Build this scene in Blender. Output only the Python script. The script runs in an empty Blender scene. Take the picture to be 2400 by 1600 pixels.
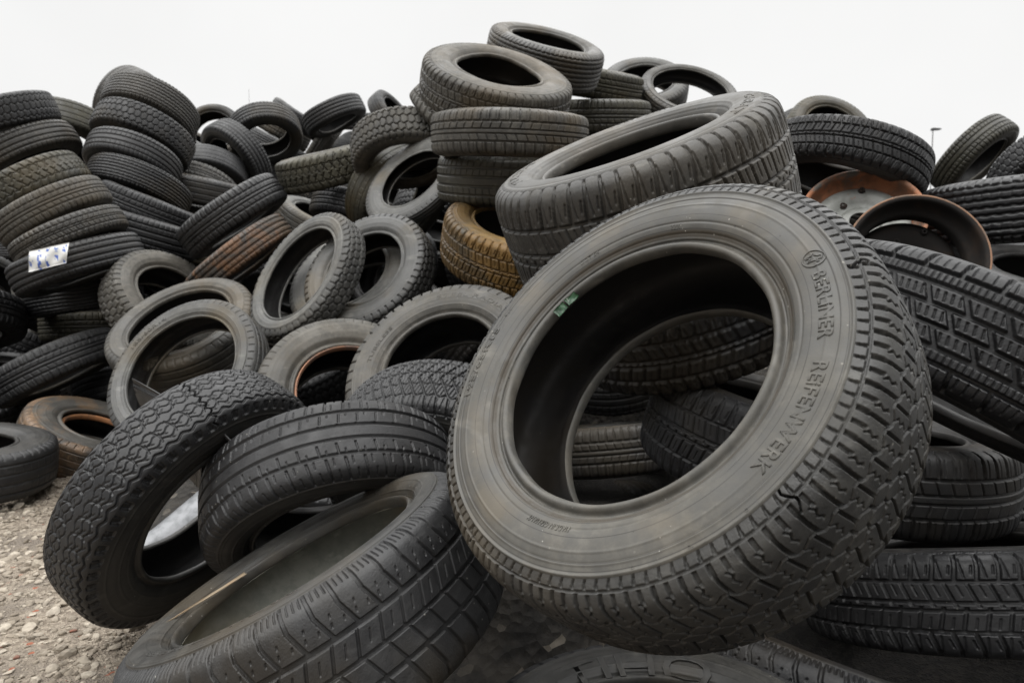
import bpy, math, random
import numpy as np
from mathutils import Matrix, Vector
rng = np.random.default_rng(7); random.seed(7)
SC = bpy.context.scene
COL = SC.collection
PI = math.pi; TAU = 2*PI
# ---------------------------------------------------------------- helpers
def link_mesh(name, co, faces, mat, parent=None, smooth=True):
    """co (n,3) array, faces (m,4) array -> one mesh object"""
    me = bpy.data.meshes.new(name)
    co = np.asarray(co, np.float32); faces = np.asarray(faces, np.int32)
    k = faces.shape[1]; m = len(faces)
    me.vertices.add(len(co)); me.vertices.foreach_set('co', co.ravel())
    me.loops.add(m*k); me.loops.foreach_set('vertex_index', faces.ravel())
    me.polygons.add(m); me.polygons.foreach_set('loop_start', np.arange(0, m*k, k, dtype=np.int32))
    me.polygons.foreach_set('use_smooth', np.full(m, smooth, bool))
    me.update(calc_edges=True)
    if mat: me.materials.append(mat)
    o = bpy.data.objects.new(name, me); COL.objects.link(o)
    if parent: o.parent = parent
    return o
def tag(o, label=None, cat=None, group=None, kind=None):
    if label: o['label'] = label
    if cat: o['category'] = cat
    if group: o['group'] = group
    if kind: o['kind'] = kind
    return o
def grid_faces(nu, m, wrap=True):
    a = np.arange(nu)[:, None]; b = np.arange(m-1)[None, :]
    a2 = (a+1) % nu if wrap else a[:-1]+1
    if not wrap: a = a[:-1]
    f = np.stack([a*m+b, a2*m+b, a2*m+b+1, a*m+b+1], -1)
    return f.reshape(-1, 4)
def catmull(P, n):
    P = np.asarray(P, float)
    Q = np.vstack([2*P[0]-P[1], P, 2*P[-1]-P[-2]])
    out = []
    for i in range(1, len(Q)-2):
        t = np.linspace(0, 1, 24, endpoint=False)[:, None]
        p0, p1, p2, p3 = Q[i-1], Q[i], Q[i+1], Q[i+2]
        out.append(.5*((2*p1)+(-p0+p2)*t+(2*p0-5*p1+4*p2-p3)*t**2+(-p0+3*p1-3*p2+p3)*t**3))
    out = np.vstack(out+[P[-1:]])
    s = np.r_[0, np.cumsum(np.linalg.norm(np.diff(out, axis=0), axis=1))]
    u = np.linspace(0, s[-1], n)
    return np.stack([np.interp(u, s, out[:, 0]), np.interp(u, s, out[:, 1])], 1), u
def frame(n):
    n = np.array(n, float); n /= np.linalg.norm(n)
    a = np.array([0, 0, 1.]) if abs(n[2]) < .9 else np.array([1., 0, 0])
    u = np.cross(a, n); u /= np.linalg.norm(u); v = np.cross(n, u)
    return u, v, n
# ---------------------------------------------------------------- tread patterns (depth masks 0..1)
def tri(t): return 4*np.abs((t % 1)-.5)-1
EDGE = .006
def G(d, wd):
    e = EDGE
    k = np.clip(1-(np.abs(d)-wd/2)/e, 0, 1); return k*k*(3-2*k)
def circ(x, y, y0, wd, amp=0, k=1, ph=0, sq=1.): return G((y-y0-amp*np.clip(sq*tri(k*x/TAU+ph), -1, 1))*YC, wd)
def lat(x, y, N, a, b, wd, sh=None, ph=0, soft=.02):
    p = TAU/N; s = sh(y) if sh else 0.; ds = ((sh(y+.01)-sh(y))/.01) if sh else 0.
    f = (((x/p+s+ph) % 1)-.5)*p
    c = 1/np.sqrt(1+(p*ds/YC)**2)
    m = np.clip((y-a)/soft+.5, 0, 1)*np.clip((b-y)/soft+.5, 0, 1)
    return G(f*c, wd)*m
YC = .36
def mx(*a):
    r = a[0]
    for b in a[1:]: r = np.maximum(r, b)
    return r
def both(f, x, y, ph=0.): return np.where(y >= 0, f(x, np.abs(y)), f(x+ph, np.abs(y)))
def t_hero(x, y):
    def h(x, y):
        sc = lambda v: .09*np.sin((v-.6)*5)
        return mx(circ(x, y, .57, .009, .045, 62, 0, 1.5), .9*circ(x, y, .17, .009, .04, 62, .5, 1.5),
            lat(x, y, 62, .58, 1.04, .011, sc, .25), .4*lat(x, y, 62, .90, 1.05, .018, sc, .25),
            .8*lat(x, y, 62, .86, 1.03, .014, sc, .75), .55*lat(x, y, 62, .66, .88, .005, lambda v: .25*v+.06*tri(v*8), .72),
            .9*lat(x, y, 62, .17, .57, .009, lambda v: .55*v, .1), .5*lat(x, y, 62, .24, .5, .004, lambda v: .4*v+.08*tri(v*8), .6),
            .8*lat(x, y, 62, -.1, .17, .009, lambda v: .9*v, .4), .7*circ(x, y, 0, .007, .03, 62, 0, 1.5),
            .5*circ(x, y, 1.068, .007), .7*lat(x, y, 124, 1.085, 1.285, .008, lambda v: .22*np.cos((v-1.08)*9), .2), .3*lat(x, y, 124, 1.085, 1.13, .014, lambda v: .22*np.cos((v-1.08)*9), .2), .5*circ(x, y, 1.30, .006))
    return both(h, x, y, TAU/124)
def t_zig(x, y):
    def h(x, y):
        z = [.8*circ(x, y, c, .006, .045, 60, p, 1.7) for c, p in ((.13, 0), (.34, .25), (.55, .5))]
        return mx(*z, circ(x, y, .78, .013, .045, 60, .5, 1.4), .45*lat(x, y, 60, .20, .28, .005, lambda v: 3*v), .45*lat(x, y, 60, .41, .48, .005, lambda v: 3*v, .5), .7*lat(x, y, 60, .09, .38, .006, lambda v: .6*v, .25),
            .7*lat(x, y, 60, .30, .60, .006, lambda v: -.6*v, .75), .45*lat(x, y, 60, .62, .70, .005, lambda v: 3*v), lat(x, y, 60, .95, 1.28, .030, lambda v: .9*(v-.9)**2, .1), .5*lat(x, y, 120, .97, 1.22, .010, None, .3))
    return both(h, x, y)
def t_rib(x, y):
    def h(x, y):
        return mx(circ(x, y, .17, .020), circ(x, y, .55, .020), .8*lat(x, y, 46, .26, .55, .011, lambda v: .35*v), .6*lat(x, y, 46, .42, .55, .007, lambda v: .2*v, .45), .8*lat(x, y, 46, .15, .22, .012),
            .9*lat(x, y, 46, .62, 1.25, .014, lambda v: .4*v, .2), .6*lat(x, y, 46, .62, .80, .007, lambda v: .2*v, .7), .5*lat(x, y, 46, .9, 1.15, .007, lambda v: .4*v, .7))
    return both(h, x, y, .04)
def t_dir(x, y):
    kn = lambda v: np.where(v > .78, .08*(v-.78), -.95*(.78-v))
    return mx(circ(x, y, .42, .026), circ(x, y, .02, .020), circ(x, y, -.36, .024),
        lat(x, y, 54, .42, 1.22, .016, kn), *[.6*lat(x, y, 54, .98, 1.2, .006, None, p) for p in (.25, .5, .75)],
        .4*lat(x, y, 108, .56, .62, .005, lambda v: -1.2*v, .3), .4*lat(x, y, 108, .68, .73, .005, lambda v: -1.2*v, .3), .8*lat(x, y, 54, .02, .42, .010, lambda v: -1.1*v, .3), .35*lat(x, y, 54, .14, .3, .005, lambda v: -1.1*v, .8),
        .8*lat(x, y, 54, -.36, .02, .010, lambda v: 1.1*v, .1), lat(x, y, 54, -1.22, -.36, .020, lambda v: -kn(-v), .4))
def t_snow(x, y):
    def h(x, y):
        return mx(circ(x, y, .62, .012, .03, 72), .9*circ(x, y, .22, .010, .03, 72, .5), lat(x, y, 72, .0, .62, .012, lambda v: 1.9*v),
            .45*lat(x, y, 216, .02, .6, .004, lambda v: -2.4*v), lat(x, y, 72, .62, 1.28, .012, lambda v: .25*v, .1), .4*lat(x, y, 144, .66, 1.0, .004, lambda v: -1.*v), .5*circ(x, y, 1.12, .008))
    return both(h, x, y, .08)
def t_winter(x, y):
    a = np.abs(y); row = np.floor((y+.465)/.31); xr = x+row*.09
    return mx(circ(x, a, .70, .018), circ(x, a, .475, .022), .4*lat(x, a, 200, .50, .68, .005), lat(x, a, 34, .70, 1.24, .020, lambda v: .2*v), .4*lat(x, a, 136, .76, .98, .004),
        lat(xr, y, 34, -.47, .47, .022, lambda v: 1.15*v), circ(x, a, .155, .018), .4*lat(xr, y, 170, -.44, .44, .005, lambda v: 2.*v)*(np.abs(((y+.465)/.31) % 1-.5) < .26))
def t_fulda(x, y):
    def h(x, y):
        return mx(circ(x, y, .48, .016), lat(x, y, 60, .48, 1.12, .018, lambda v: .12*np.sin(v*5)), .5*lat(x, y, 60, .55, .95, .006, lambda v: .3*v, .45), .5*lat(x, y, 60, .62, .8, .006, lambda v: -.6*v, .65),
            .9*lat(x, y, 60, -.02, .48, .014, lambda v: .8*v, .2), circ(x, y, .08, .014), .35*lat(x, y, 60, .2, .42, .005, lambda v: .8*v, .7), .3*circ(x, y, 1.14, .006, .02, 60), .25*lat(x, y, 180, 1.17, 1.27, .006))
    return both(h, x, y, .06)
def t_ribs4(x, y):
    def h(x, y):
        return mx(circ(x, y, .2, .026), circ(x, y, .58, .026), .7*lat(x, y, 64, .62, 1.22, .014, lambda v: .3*v), .5*lat(x, y, 64, .22, .56, .008, lambda v: .5*v))
    return both(h, x, y, .05)
def t_ribs6(x, y):
    def h(x, y):
        return mx(*[circ(x, y, c, .016, .012, 60, .1*c) for c in (.12, .36, .6, .82)], .8*lat(x, y, 80, .86, 1.2, .016), .4*lat(x, y, 80, .38, .58, .008))
    return both(h, x, y)
def t_chev(x, y):
    def h(x, y):
        return mx(lat(x, y, 44, .02, .5, .018, lambda v: 1.0*v), lat(x, y, 44, .5, 1.2, .020, lambda v: -.6*v, .3), circ(x, y, .5, .012, .06, 44), .8*lat(x, y, 44, .1, .9, .012, lambda v: -1.2*v, .6))
    return both(h, x, y, .07)
def t_block(x, y):
    def h(x, y):
        return mx(circ(x, y, .25, .018, .07, 52), circ(x, y, .68, .020, .07, 52, .5), lat(x, y, 52, -.1, .25, .014, None, .1), .9*lat(x, y, 52, .25, .68, .014, lambda v: .4*v, .5), lat(x, y, 52, .68, 1.24, .020, None, .25))
    return both(h, x, y)
def t_slots(x, y):
    def h(x, y):
        return mx(circ(x, y, .44, .020), circ(x, y, .1, .012), lat(x, y, 56, .46, 1.22, .014, lambda v: .15*v), .7*lat(x, y, 56, .1, .42, .009, lambda v: .9*v), .4*lat(x, y, 112, .5, .9, .005))
    return both(h, x, y, .05)
def t_worn(x, y):
    def h(x, y):
        return mx(.5*circ(x, y, .2, .014), .6*circ(x, y, .6, .014), .5*lat(x, y, 60, .85, 1.2, .012), .25*lat(x, y, 60, .25, .55, .006, lambda v: .4*v))
    return both(h, x, y)
TREADS = dict(hero=t_hero, zig=t_zig, rib=t_rib, dir=t_dir, snow=t_snow, winter=t_winter, fulda=t_fulda, ribs4=t_ribs4, ribs6=t_ribs6, chev=t_chev, block=t_block, slots=t_slots, worn=t_worn)
# ---------------------------------------------------------------- tyre
def half_profile(w, rb):
    H = 1-rb
    tr = [(0, 1), (.35*w, .998), (.62*w, .991), (.80*w, .974), (.89*w, .946), (.935*w, .915), (.958*w, .888)]
    sw = [(.958*w, .888), (.985*w, rb+.60*H), (1.0*w, rb+.50*H), (.985*w, rb+.36*H), (.93*w, rb+.235*H), (.850*w, rb+.165*H), (.795*w, rb+.128*H), (.800*w, rb+.105*H), (.845*w, rb+.078*H), (.862*w, rb+.048*H), (.835*w, rb+.014*H), (.765*w, rb), (.70*w, rb+.006*H), (.665*w, rb+.03*H)]
    inn = [(.665*w, rb+.03*H), (.70*w, rb+.12*H), (.80*w, rb+.26*H), (.885*w, rb+.48*H), (.86*w, .865), (.72*w, .93), (.40*w, .955), (0, .960)]
    return tr, sw, inn
RES = {0: (2600, 270, 110, 30), 1: (1500, 150, 70, 24), 2: (720, 70, 34, 16), 3: (400, 40, 22, 12), 4: (260, 26, 16, 10)}
def revolve(z, r, th, warp, R):
    T = th[:, None]; c, s = np.cos(T), np.sin(T)
    e, a, b, p1, p2 = warp
    rr = r*(1+e*np.cos(2*(T-p1))); zz = z+a*np.cos(2*(T-p2))+b*np.cos(3*(T-p1))*(1-r)
    return np.stack([rr*c*R, rr*s*R, zz*R+0*T], -1).reshape(-1, 3)
def make_tyre(name, c, n, R, w, rb, design, mats, res=2, roll=0., wear=1., warp=None, side='plain', swap=False, cuts=()):
    """Empty with tread, two sidewalls and inner liner as parts; axis = local Z, visible face = +Z"""
    global YC, EDGE
    EDGE = {0: .0028, 1: .004}.get(res, .007)
    root = bpy.data.objects.new(name, None); COL.objects.link(root); root.empty_display_size = .05
    u, v, nn = frame(n)
    M = Matrix(((u[0], v[0], nn[0], c[0]), (u[1], v[1], nn[1], c[1]), (u[2], v[2], nn[2], c[2]), (0, 0, 0, 1)))
    root.matrix_world = M @ Matrix.Rotation(roll, 4, 'Z')
    if warp is None: warp = (rng.normal()*.006, rng.normal()*.007, rng.normal()*.02, rng.uniform(0, PI), rng.uniform(0, PI))
    nu, nq, ns, ni = RES[res]
    tr, sw, inn = half_profile(w, rb)
    H = 1-rb
    # tread
    hp, s = catmull(tr, 400)
    YC = np.interp(.946, hp[::-1, 1], s[::-1])
    full = np.vstack([hp[::-1]*[-1, 1], hp[1:]]); q = np.r_[-s[::-1], s[1:]]
    qq = np.linspace(q[0], q[-1], nq)
    pz = np.interp(qq, q, full[:, 0]); pr = np.interp(qq, q, full[:, 1])
    tz = np.gradient(pz); tr_ = np.gradient(pr); L = np.hypot(tz, tr_); nz, nr = -tr_/L, tz/L
    th = np.linspace(0, TAU, nu, endpoint=False)
    X, Y = np.meshgrid(th, qq/YC, indexing='ij')
    e = max(.007, TAU/nu*.9)
    pitchwob = X+.012*np.sin(3*X)+.006*np.sin(7*X+1)
    D = TREADS[design](pitchwob, -Y if swap else Y)
    D = D*.027*wear*np.clip(1.25-np.abs(Y)*.35, .2, 1)
    if res <= 1:
        D = D+.0008*np.sin(X*23+3*Y)*np.sin(Y*9+X*5)+rng.normal(size=D.shape)*.0004
    for t0, k0, ya, yb, wd_, dp in cuts:
        D = np.maximum(D, dp*G(((X-t0-k0*Y+.012*np.sin(Y*23)+PI) % TAU)-PI, wd_)*((Y > ya) & (Y < yb)))
    edge = np.clip((1.0*q[-1]-np.abs(qq))/.012, 0, 1)[None, :]
    D = D*edge
    P = revolve((pz[None, :]-nz*D)/1, (pr[None, :]-nr*D), th, warp, R)
    F = grid_faces(nu, nq)
    tread = link_mesh('tread', P, F, mats[0], root)
    # sidewalls
    sp, ss = catmull(sw, ns)
    t = ss/ss[-1]
    prof = np.zeros(ns)
    lines = {'plain': [(.10, .004, .012), (.34, .0025, .008), (.52, .0025, .008)],
             'hero': [(.02, .008, .014), (.115, .0035, .006), (.125, -.003, .006), (.225, .0025, .006), (.46, -.0035, .007), (.60, -.003, .006), (.66, .004, .014)],
             'lined': [(.03, .006, .010), (.08, .003, .006), (.30, .003, .01), (.50, .004, .008), (.62, .003, .006)],
             'fulda': [(.03, .005, .010), (.09, -.004, .006), (.42, .004, .006), (.52, -.003, .010)]}[side]
    for t0, hgt, wd in lines: prof += hgt*np.exp(-((t-t0)/max(wd, 1.2/ns))**2)
    dz = np.gradient(sp[:, 0]); dr = np.gradient(sp[:, 1]); L = np.hypot(dz, dr); nz, nr = -dr/L, dz/L
    z2 = sp[:, 0]+nz*prof; r2 = sp[:, 1]+nr*prof
    nus = max(160, nu//3 if res > 0 else 700)
    ths = np.linspace(0, TAU, nus, endpoint=False)
    F2 = grid_faces(nus, ns)
    walls = []
    for sg in (1, -1):
        bm = np.clip((t-.75)/.2, 0, 1)[None, :]
        lump = (.0025*np.sin(ths*5+1)+.002*np.sin(ths*13))[:, None]*bm
        P = revolve(sg*(z2[None, :]+0*lump), r2[None, :]+lump, ths, warp, R)
        walls.append(link_mesh('sidewall', P, F2 if sg > 0 else F2[:, ::-1], mats[1], root))
    ip, _ = catmull(inn, ni)
    zi = np.r_[ip[:, 0], -ip[::-1][1:, 0]]; ri = np.r_[ip[:, 1], ip[::-1][1:, 1]]
    P = revolve(zi[None, :], ri[None, :]+0*ths[:, None], ths, warp, R)
    link_mesh('inner_liner', P, grid_faces(nus, len(zi)), mats[2], root)
    return root, walls, (np.stack([z2, r2], 1), R)
def emboss_path(root, wall, prof, paths, rfrac, th0, size, rad=.0022):
    sp, R = prof; cu = bpy.data.curves.new('p', 'CURVE'); cu.dimensions = '3D'; cu.bevel_depth = .05; cu.bevel_resolution = 1
    for P in paths:
        s = cu.splines.new('POLY'); s.points.add(len(P)-1)
        for q, (a, b) in zip(s.points, P): q.co = (a, b, 0, 1)
    ob = bpy.data.objects.new('p', cu); COL.objects.link(ob)
    me = bpy.data.meshes.new_from_object(ob.evaluated_get(bpy.context.evaluated_depsgraph_get())); bpy.data.objects.remove(ob)
    n = len(me.vertices); co = np.empty(n*3, np.float32); me.vertices.foreach_get('co', co); co = co.reshape(-1, 3)
    half = sp[:int(len(sp)*.9)]; o = np.argsort(half[:, 1]); r = rfrac+(co[:, 1]-.5)*size; th = th0-(co[:, 0]-.5)*size/rfrac
    z = np.interp(r, half[o, 1], half[o, 0])+co[:, 2]*size+.001
    me.vertices.foreach_set('co', np.stack([r*np.cos(th)*R, r*np.sin(th)*R, z*R], 1).astype(np.float32).ravel()); me.update()
    me.materials.append(wall.data.materials[0]); t = bpy.data.objects.new('raised_emblem', me); COL.objects.link(t); t.parent = wall
def emboss(root, wall, prof, text, rfrac, th0, size, outline=True, height=.004, th1=None, gap=1.):
    """raised letters following the sidewall, running clockwise seen from outside"""
    sp, R = prof
    cu = bpy.data.curves.new('txt', 'FONT'); cu.body = text; cu.size = 1.; cu.align_x = 'LEFT'; cu.space_character = gap
    if outline: cu.fill_mode = 'NONE'; cu.bevel_depth = outline if outline is not True else .028; cu.bevel_resolution = 1; cu.offset = -.02
    else: cu.extrude = .06; cu.bevel_depth = .012; cu.offset = -.01
    cu.resolution_u = 3
    ob = bpy.data.objects.new('txt', cu); COL.objects.link(ob)
    dg = bpy.context.evaluated_depsgraph_get(); me = bpy.data.meshes.new_from_object(ob.evaluated_get(dg))
    bpy.data.objects.remove(ob)
    n = len(me.vertices); co = np.empty(n*3, np.float32); me.vertices.foreach_get('co', co); co = co.reshape(-1, 3)
    half = sp[:int(len(sp)*.9)]; sx = 1. if th1 is None else (th0-th1)*rfrac/(co[:, 0].max()*size)
    r = rfrac+(co[:, 1]-.35)*size
    th = th0-co[:, 0]*size*sx/rfrac
    o = np.argsort(half[:, 1]); z = np.interp(r, half[o, 1], half[o, 0])
    z = z+co[:, 2]*size*(height/.004)*1.0+.0012*height/.004
    out = np.stack([r*np.cos(th)*R, r*np.sin(th)*R, z*R], 1).astype(np.float32)
    me.vertices.foreach_set('co', out.ravel()); me.update()
    me.polygons.foreach_set('use_smooth', np.ones(len(me.polygons), bool))
    me.materials.clear(); me.materials.append(wall.data.materials[0])
    t = bpy.data.objects.new('raised_lettering', me); COL.objects.link(t); t.parent = wall
    return t
# ---------------------------------------------------------------- materials
def nodes(name):
    m = bpy.data.materials.new(name); m.use_nodes = True
    nt = m.node_tree; b = nt.nodes['Principled BSDF']
    return m, nt, b
def N(nt, t, **k):
    n = nt.nodes.new(t)
    for a, v in k.items():
        if a in n.inputs: n.inputs[a].default_value = v
        else: setattr(n, a, v)
    return n
def mixc(nt, fac, a, b):
    m = nt.nodes.new('ShaderNodeMix'); m.data_type = 'RGBA'
    for s, v in ((m.inputs[0], fac), (m.inputs[6], a), (m.inputs[7], b)):
        if hasattr(v, 'links'): nt.links.new(v, s)
        elif isinstance(v, (int, float)): s.default_value = v
        else: s.default_value = (*v, 1)
    return m.outputs[2]
def ramp(nt, src, lo, hi, a=0., b=1.):
    r = nt.nodes.new('ShaderNodeMapRange'); r.clamp = True; r.interpolation_type = 'SMOOTHSTEP'
    nt.links.new(src, r.inputs[0])
    for i, v in enumerate((lo, hi, a, b)): r.inputs[i+1].default_value = v
    return r.outputs[0]
def mul(nt, a, b, op='MULTIPLY'):
    m = nt.nodes.new('ShaderNodeMath'); m.operation = op
    for s, v in ((m.inputs[0], a), (m.inputs[1], b)):
        if hasattr(v, 'links'): nt.links.new(v, s)
        else: s.default_value = v
    return m.outputs[0]
def rubber(name, black=(.022, .022, .023), dust=(.10, .095, .085), amt=.5, rough=.54, stain=None, stain_amt=.5, speck=.4, bump=.25, spec=.42, rings=False):
    m, nt, b = nodes(name); L = nt.links.new
    tc = N(nt, 'ShaderNodeTexCoord'); oi = N(nt, 'ShaderNodeObjectInfo')
    sc = N(nt, 'ShaderNodeVectorMath', operation='MULTIPLY_ADD'); L(oi.outputs['Location'], sc.inputs[0]); sc.inputs[1].default_value = (7.3, 5.1, 9.7); L(tc.outputs['Object'], sc.inputs[2])
    V = sc.outputs[0]
    def noise(s, d=4, r=.6, dist=0.):
        n = N(nt, 'ShaderNodeTexNoise'); n.inputs['Scale'].default_value = s; n.inputs['Detail'].default_value = d; n.inputs['Roughness'].default_value = r; n.inputs['Distortion'].default_value = dist; L(V, n.inputs['Vector']); return n.outputs['Fac']
    big = noise(4.5, 5, .62, .4); fine = noise(38, 5, .7); vf = noise(260, 3, .7)
    f1 = ramp(nt, big, .34, .66); f2 = ramp(nt, fine, .30, .72)
    fac = mul(nt, mul(nt, mul(nt, f1, .6), .35, 'ADD'), mul(nt, mul(nt, f2, .7), .4, 'ADD'))
    wn = N(nt, 'ShaderNodeTexWhiteNoise'); wn.noise_dimensions = '3D'; L(oi.outputs['Location'], wn.inputs['Vector'])
    fac = mul(nt, fac, ramp(nt, wn.outputs['Value'], 0, 1, .55, 1.4) if not rings else 1.)
    fac = mul(nt, fac, amt*1.5)
    c = mixc(nt, fac, black, dust)
    # streaky scuffs
    sv = N(nt, 'ShaderNodeMapping'); L(V, sv.inputs['Vector']); sv.inputs['Scale'].default_value = (9, 30, 60); sv.inputs['Rotation'].default_value = (.4, .7, .3)
    ns = N(nt, 'ShaderNodeTexNoise'); ns.inputs['Scale'].default_value = 1.; ns.inputs['Detail'].default_value = 4.; L(sv.outputs[0], ns.inputs['Vector'])
    scf = ramp(nt, ns.outputs['Fac'], .58, .74, 0, .45*amt+.10)
    c = mixc(nt, scf, c, tuple(min(1, x*1.6) for x in dust))
    if stain:
        st = noise(6.5, 6, .68, .8); sm = mul(nt, ramp(nt, st, .5-.25*stain_amt, .66-.2*stain_amt), ramp(nt, fine, .25, .6, .35, 1.))
        c = mixc(nt, sm, c, stain)
    # brown-tinged patches, different on every tyre
    hue = mul(nt, ramp(nt, noise(2.6 if not rings else 7., 4), .46, .66), ramp(nt, wn.outputs['Color'], .2, .9, .1, .8) if not rings else .22)
    c = mixc(nt, hue, c, (dust[0]*.85, dust[1]*.68, dust[2]*.45))
    if rings:    # old dirt held in the mould lines and round the bead
        ln = N(nt, 'ShaderNodeVectorMath', operation='MULTIPLY'); L(tc.outputs['Object'], ln.inputs[0]); ln.inputs[1].default_value = (1/.315, 1/.315, 0)
        le = N(nt, 'ShaderNodeVectorMath', operation='LENGTH'); L(ln.outputs[0], le.inputs[0]); r_ = le.outputs['Value']
        def band(r0, w_):
            d = mul(nt, mul(nt, r_, r0, 'SUBTRACT'), 0, 'ADD'); a = N(nt, 'ShaderNodeMath', operation='ABSOLUTE'); L(d, a.inputs[0]); return ramp(nt, a.outputs[0], w_*.4, w_, 1., 0.)
        c = mixc(nt, mul(nt, band(.676, .015), ramp(nt, fine, .3, .6, .35, .9)), c, (.040, .032, .022))
        for r0 in (.690, .752, .842, .868): c = mixc(nt, mul(nt, band(r0, .0022), .75), c, (.018, .016, .014))
        c = mixc(nt, mul(nt, band(.78, .06), ramp(nt, noise(7, 5), .5, .7, 0., .45)), c, (.12, .10, .07))
        vs = N(nt, 'ShaderNodeTexVoronoi'); vs.inputs['Scale'].default_value = 26.; L(V, vs.inputs['Vector'])
        c = mixc(nt, mul(nt, ramp(nt, vs.outputs['Distance'], .035, .05, .8, 0.), ramp(nt, noise(5, 2), .42, .5)), c, (.02, .018, .015))
    # specks of grit
    if rings:
        v9 = N(nt, 'ShaderNodeTexVoronoi'); v9.inputs['Scale'].default_value = 110.; L(V, v9.inputs['Vector'])
        c = mixc(nt, mul(nt, ramp(nt, v9.outputs['Distance'], .06, .12, .9, 0.), ramp(nt, noise(8, 3), .60, .68)), c, (.34, .33, .30))
    vo = N(nt, 'ShaderNodeTexVoronoi'); vo.inputs['Scale'].default_value = 55.; L(V, vo.inputs['Vector'])
    sp = mul(nt, ramp(nt, vo.outputs['Distance'], .05, .10, 1., 0.), ramp(nt, noise(9, 2), .52, .62))
    c = mixc(nt, mul(nt, sp, speck), c, (.42, .40, .35))
    L(c, b.inputs['Base Color'])
    L(mul(nt, ramp(nt, fac, 0, .7, rough-.12, min(.95, rough+.18)), ramp(nt, noise(11, 4), .35, .65, .82, 1.08)), b.inputs['Roughness'])
    b.inputs['Specular IOR Level'].default_value = spec
    bp = N(nt, 'ShaderNodeBump'); bp.inputs['Strength'].default_value = bump; bp.inputs['Distance'].default_value = .0012
    hgt = mul(nt, mul(nt, vf, .5), mul(nt, fine, 1.4), 'ADD'); hgt = mul(nt, hgt, mul(nt, scf, -1.2), 'ADD')
    L(hgt, bp.inputs['Height']); L(bp.outputs[0], b.inputs['Normal'])
    return m
BRN = (.16, .085, .035)
KINDS = {   # tread, sidewall, liner
 'grey': dict(t=dict(black=(.014, .014, .0145), dust=(.085, .082, .074), amt=.52, bump=.35), s=dict(black=(0.036, 0.036, 0.034), dust=(0.102, 0.096, 0.083), amt=.75, bump=.16, speck=.35, rough=.5, rings=True)),
 'dark': dict(t=dict(black=(0.012, 0.012, 0.013), dust=(0.046, 0.046, 0.046), amt=.4), s=dict(black=(0.015, 0.015, 0.015), dust=(0.056, 0.053, 0.046), amt=.5)),
 'black': dict(t=dict(black=(0.009, 0.009, 0.010), dust=(0.033, 0.033, 0.034), amt=.4, rough=.55), s=dict(black=(0.011, 0.011, 0.012), dust=(0.040, 0.037, 0.033), amt=.5)),
 'dusty': dict(t=dict(black=(0.022, 0.021, 0.020), dust=(0.092, 0.086, 0.074), amt=.6), s=dict(black=(0.030, 0.029, 0.026), dust=(0.106, 0.098, 0.084), amt=.7)),
 'light': dict(t=dict(black=(0.025, 0.025, 0.025), dust=(0.086, 0.084, 0.078), amt=.55), s=dict(black=(0.047, 0.047, 0.046), dust=(0.125, 0.123, 0.114), amt=.7)),
 'olive': dict(t=dict(black=(0.019, 0.018, 0.014), dust=(0.079, 0.073, 0.051), amt=.7), s=dict(black=(0.025, 0.023, 0.019), dust=(0.086, 0.076, 0.053), amt=.6)),
 'orange': dict(t=dict(black=(0.017, 0.016, 0.015), dust=(0.073, 0.063, 0.053), amt=.5, stain=(0.128, 0.064, 0.030), stain_amt=.35), s=dict(black=(0.028, 0.026, 0.024), dust=(0.086, 0.076, 0.063), amt=.6, stain=(0.111, 0.060, 0.034), stain_amt=.1)),
 'yellow': dict(t=dict(black=(0.028, 0.023, 0.015), dust=(0.086, 0.066, 0.036), amt=.6, stain=(0.187, 0.106, 0.030), stain_amt=.5), s=dict(black=(0.033, 0.028, 0.019), dust=(0.132, 0.099, 0.053), amt=.6, stain=(0.187, 0.115, 0.038), stain_amt=.6)),
 'muddy': dict(t=dict(black=(0.017, 0.014, 0.012), dust=(0.066, 0.056, 0.043), amt=.6, stain=(0.170, 0.106, 0.060), stain_amt=.4), s=dict(black=(0.044, 0.043, 0.040), dust=(0.112, 0.102, 0.086), amt=.7, stain=(0.128, 0.085, 0.051), stain_amt=.1)),
}
MATS = {}
def kind(k):
    if k not in MATS:
        d = KINDS[k]
        MATS[k] = (rubber('rubber_'+k+'_tread', **d['t']), rubber('rubber_'+k+'_side', **d['s']), rubber('rubber_'+k+'_liner', black=(.010, .010, .011), dust=(.030, .028, .026), amt=.5, rough=.65, speck=.1, bump=.1))
    return MATS[k]
def plain(name, col, rough=.6, metal=0., col2=None, scale=20., thr=(.45, .6), bump=0., col3=None, scale3=8., thr3=(.5, .6)):
    m, nt, b = nodes(name); L = nt.links.new
    tc = N(nt, 'ShaderNodeTexCoord')
    n = N(nt, 'ShaderNodeTexNoise'); n.inputs['Scale'].default_value = scale; n.inputs['Detail'].default_value = 6.; n.inputs['Roughness'].default_value = .65; L(tc.outputs['Object'], n.inputs['Vector'])
    c = mixc(nt, ramp(nt, n.outputs['Fac'], *thr), col, col2 or tuple(x*.75 for x in col))
    if col3:
        n3 = N(nt, 'ShaderNodeTexNoise'); n3.inputs['Scale'].default_value = scale3; n3.inputs['Detail'].default_value = 7.; n3.inputs['Roughness'].default_value = .7; L(tc.outputs['Object'], n3.inputs['Vector'])
        c = mixc(nt, ramp(nt, n3.outputs['Fac'], *thr3), c, col3)
    L(c, b.inputs['Base Color']); b.inputs['Roughness'].default_value = rough; b.inputs['Metallic'].default_value = metal
    if bump:
        bp = N(nt, 'ShaderNodeBump'); bp.inputs['Strength'].default_value = bump; bp.inputs['Distance'].default_value = .003
        L(n.outputs['Fac'], bp.inputs['Height']); L(bp.outputs[0], b.inputs['Normal'])
    return m
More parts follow.
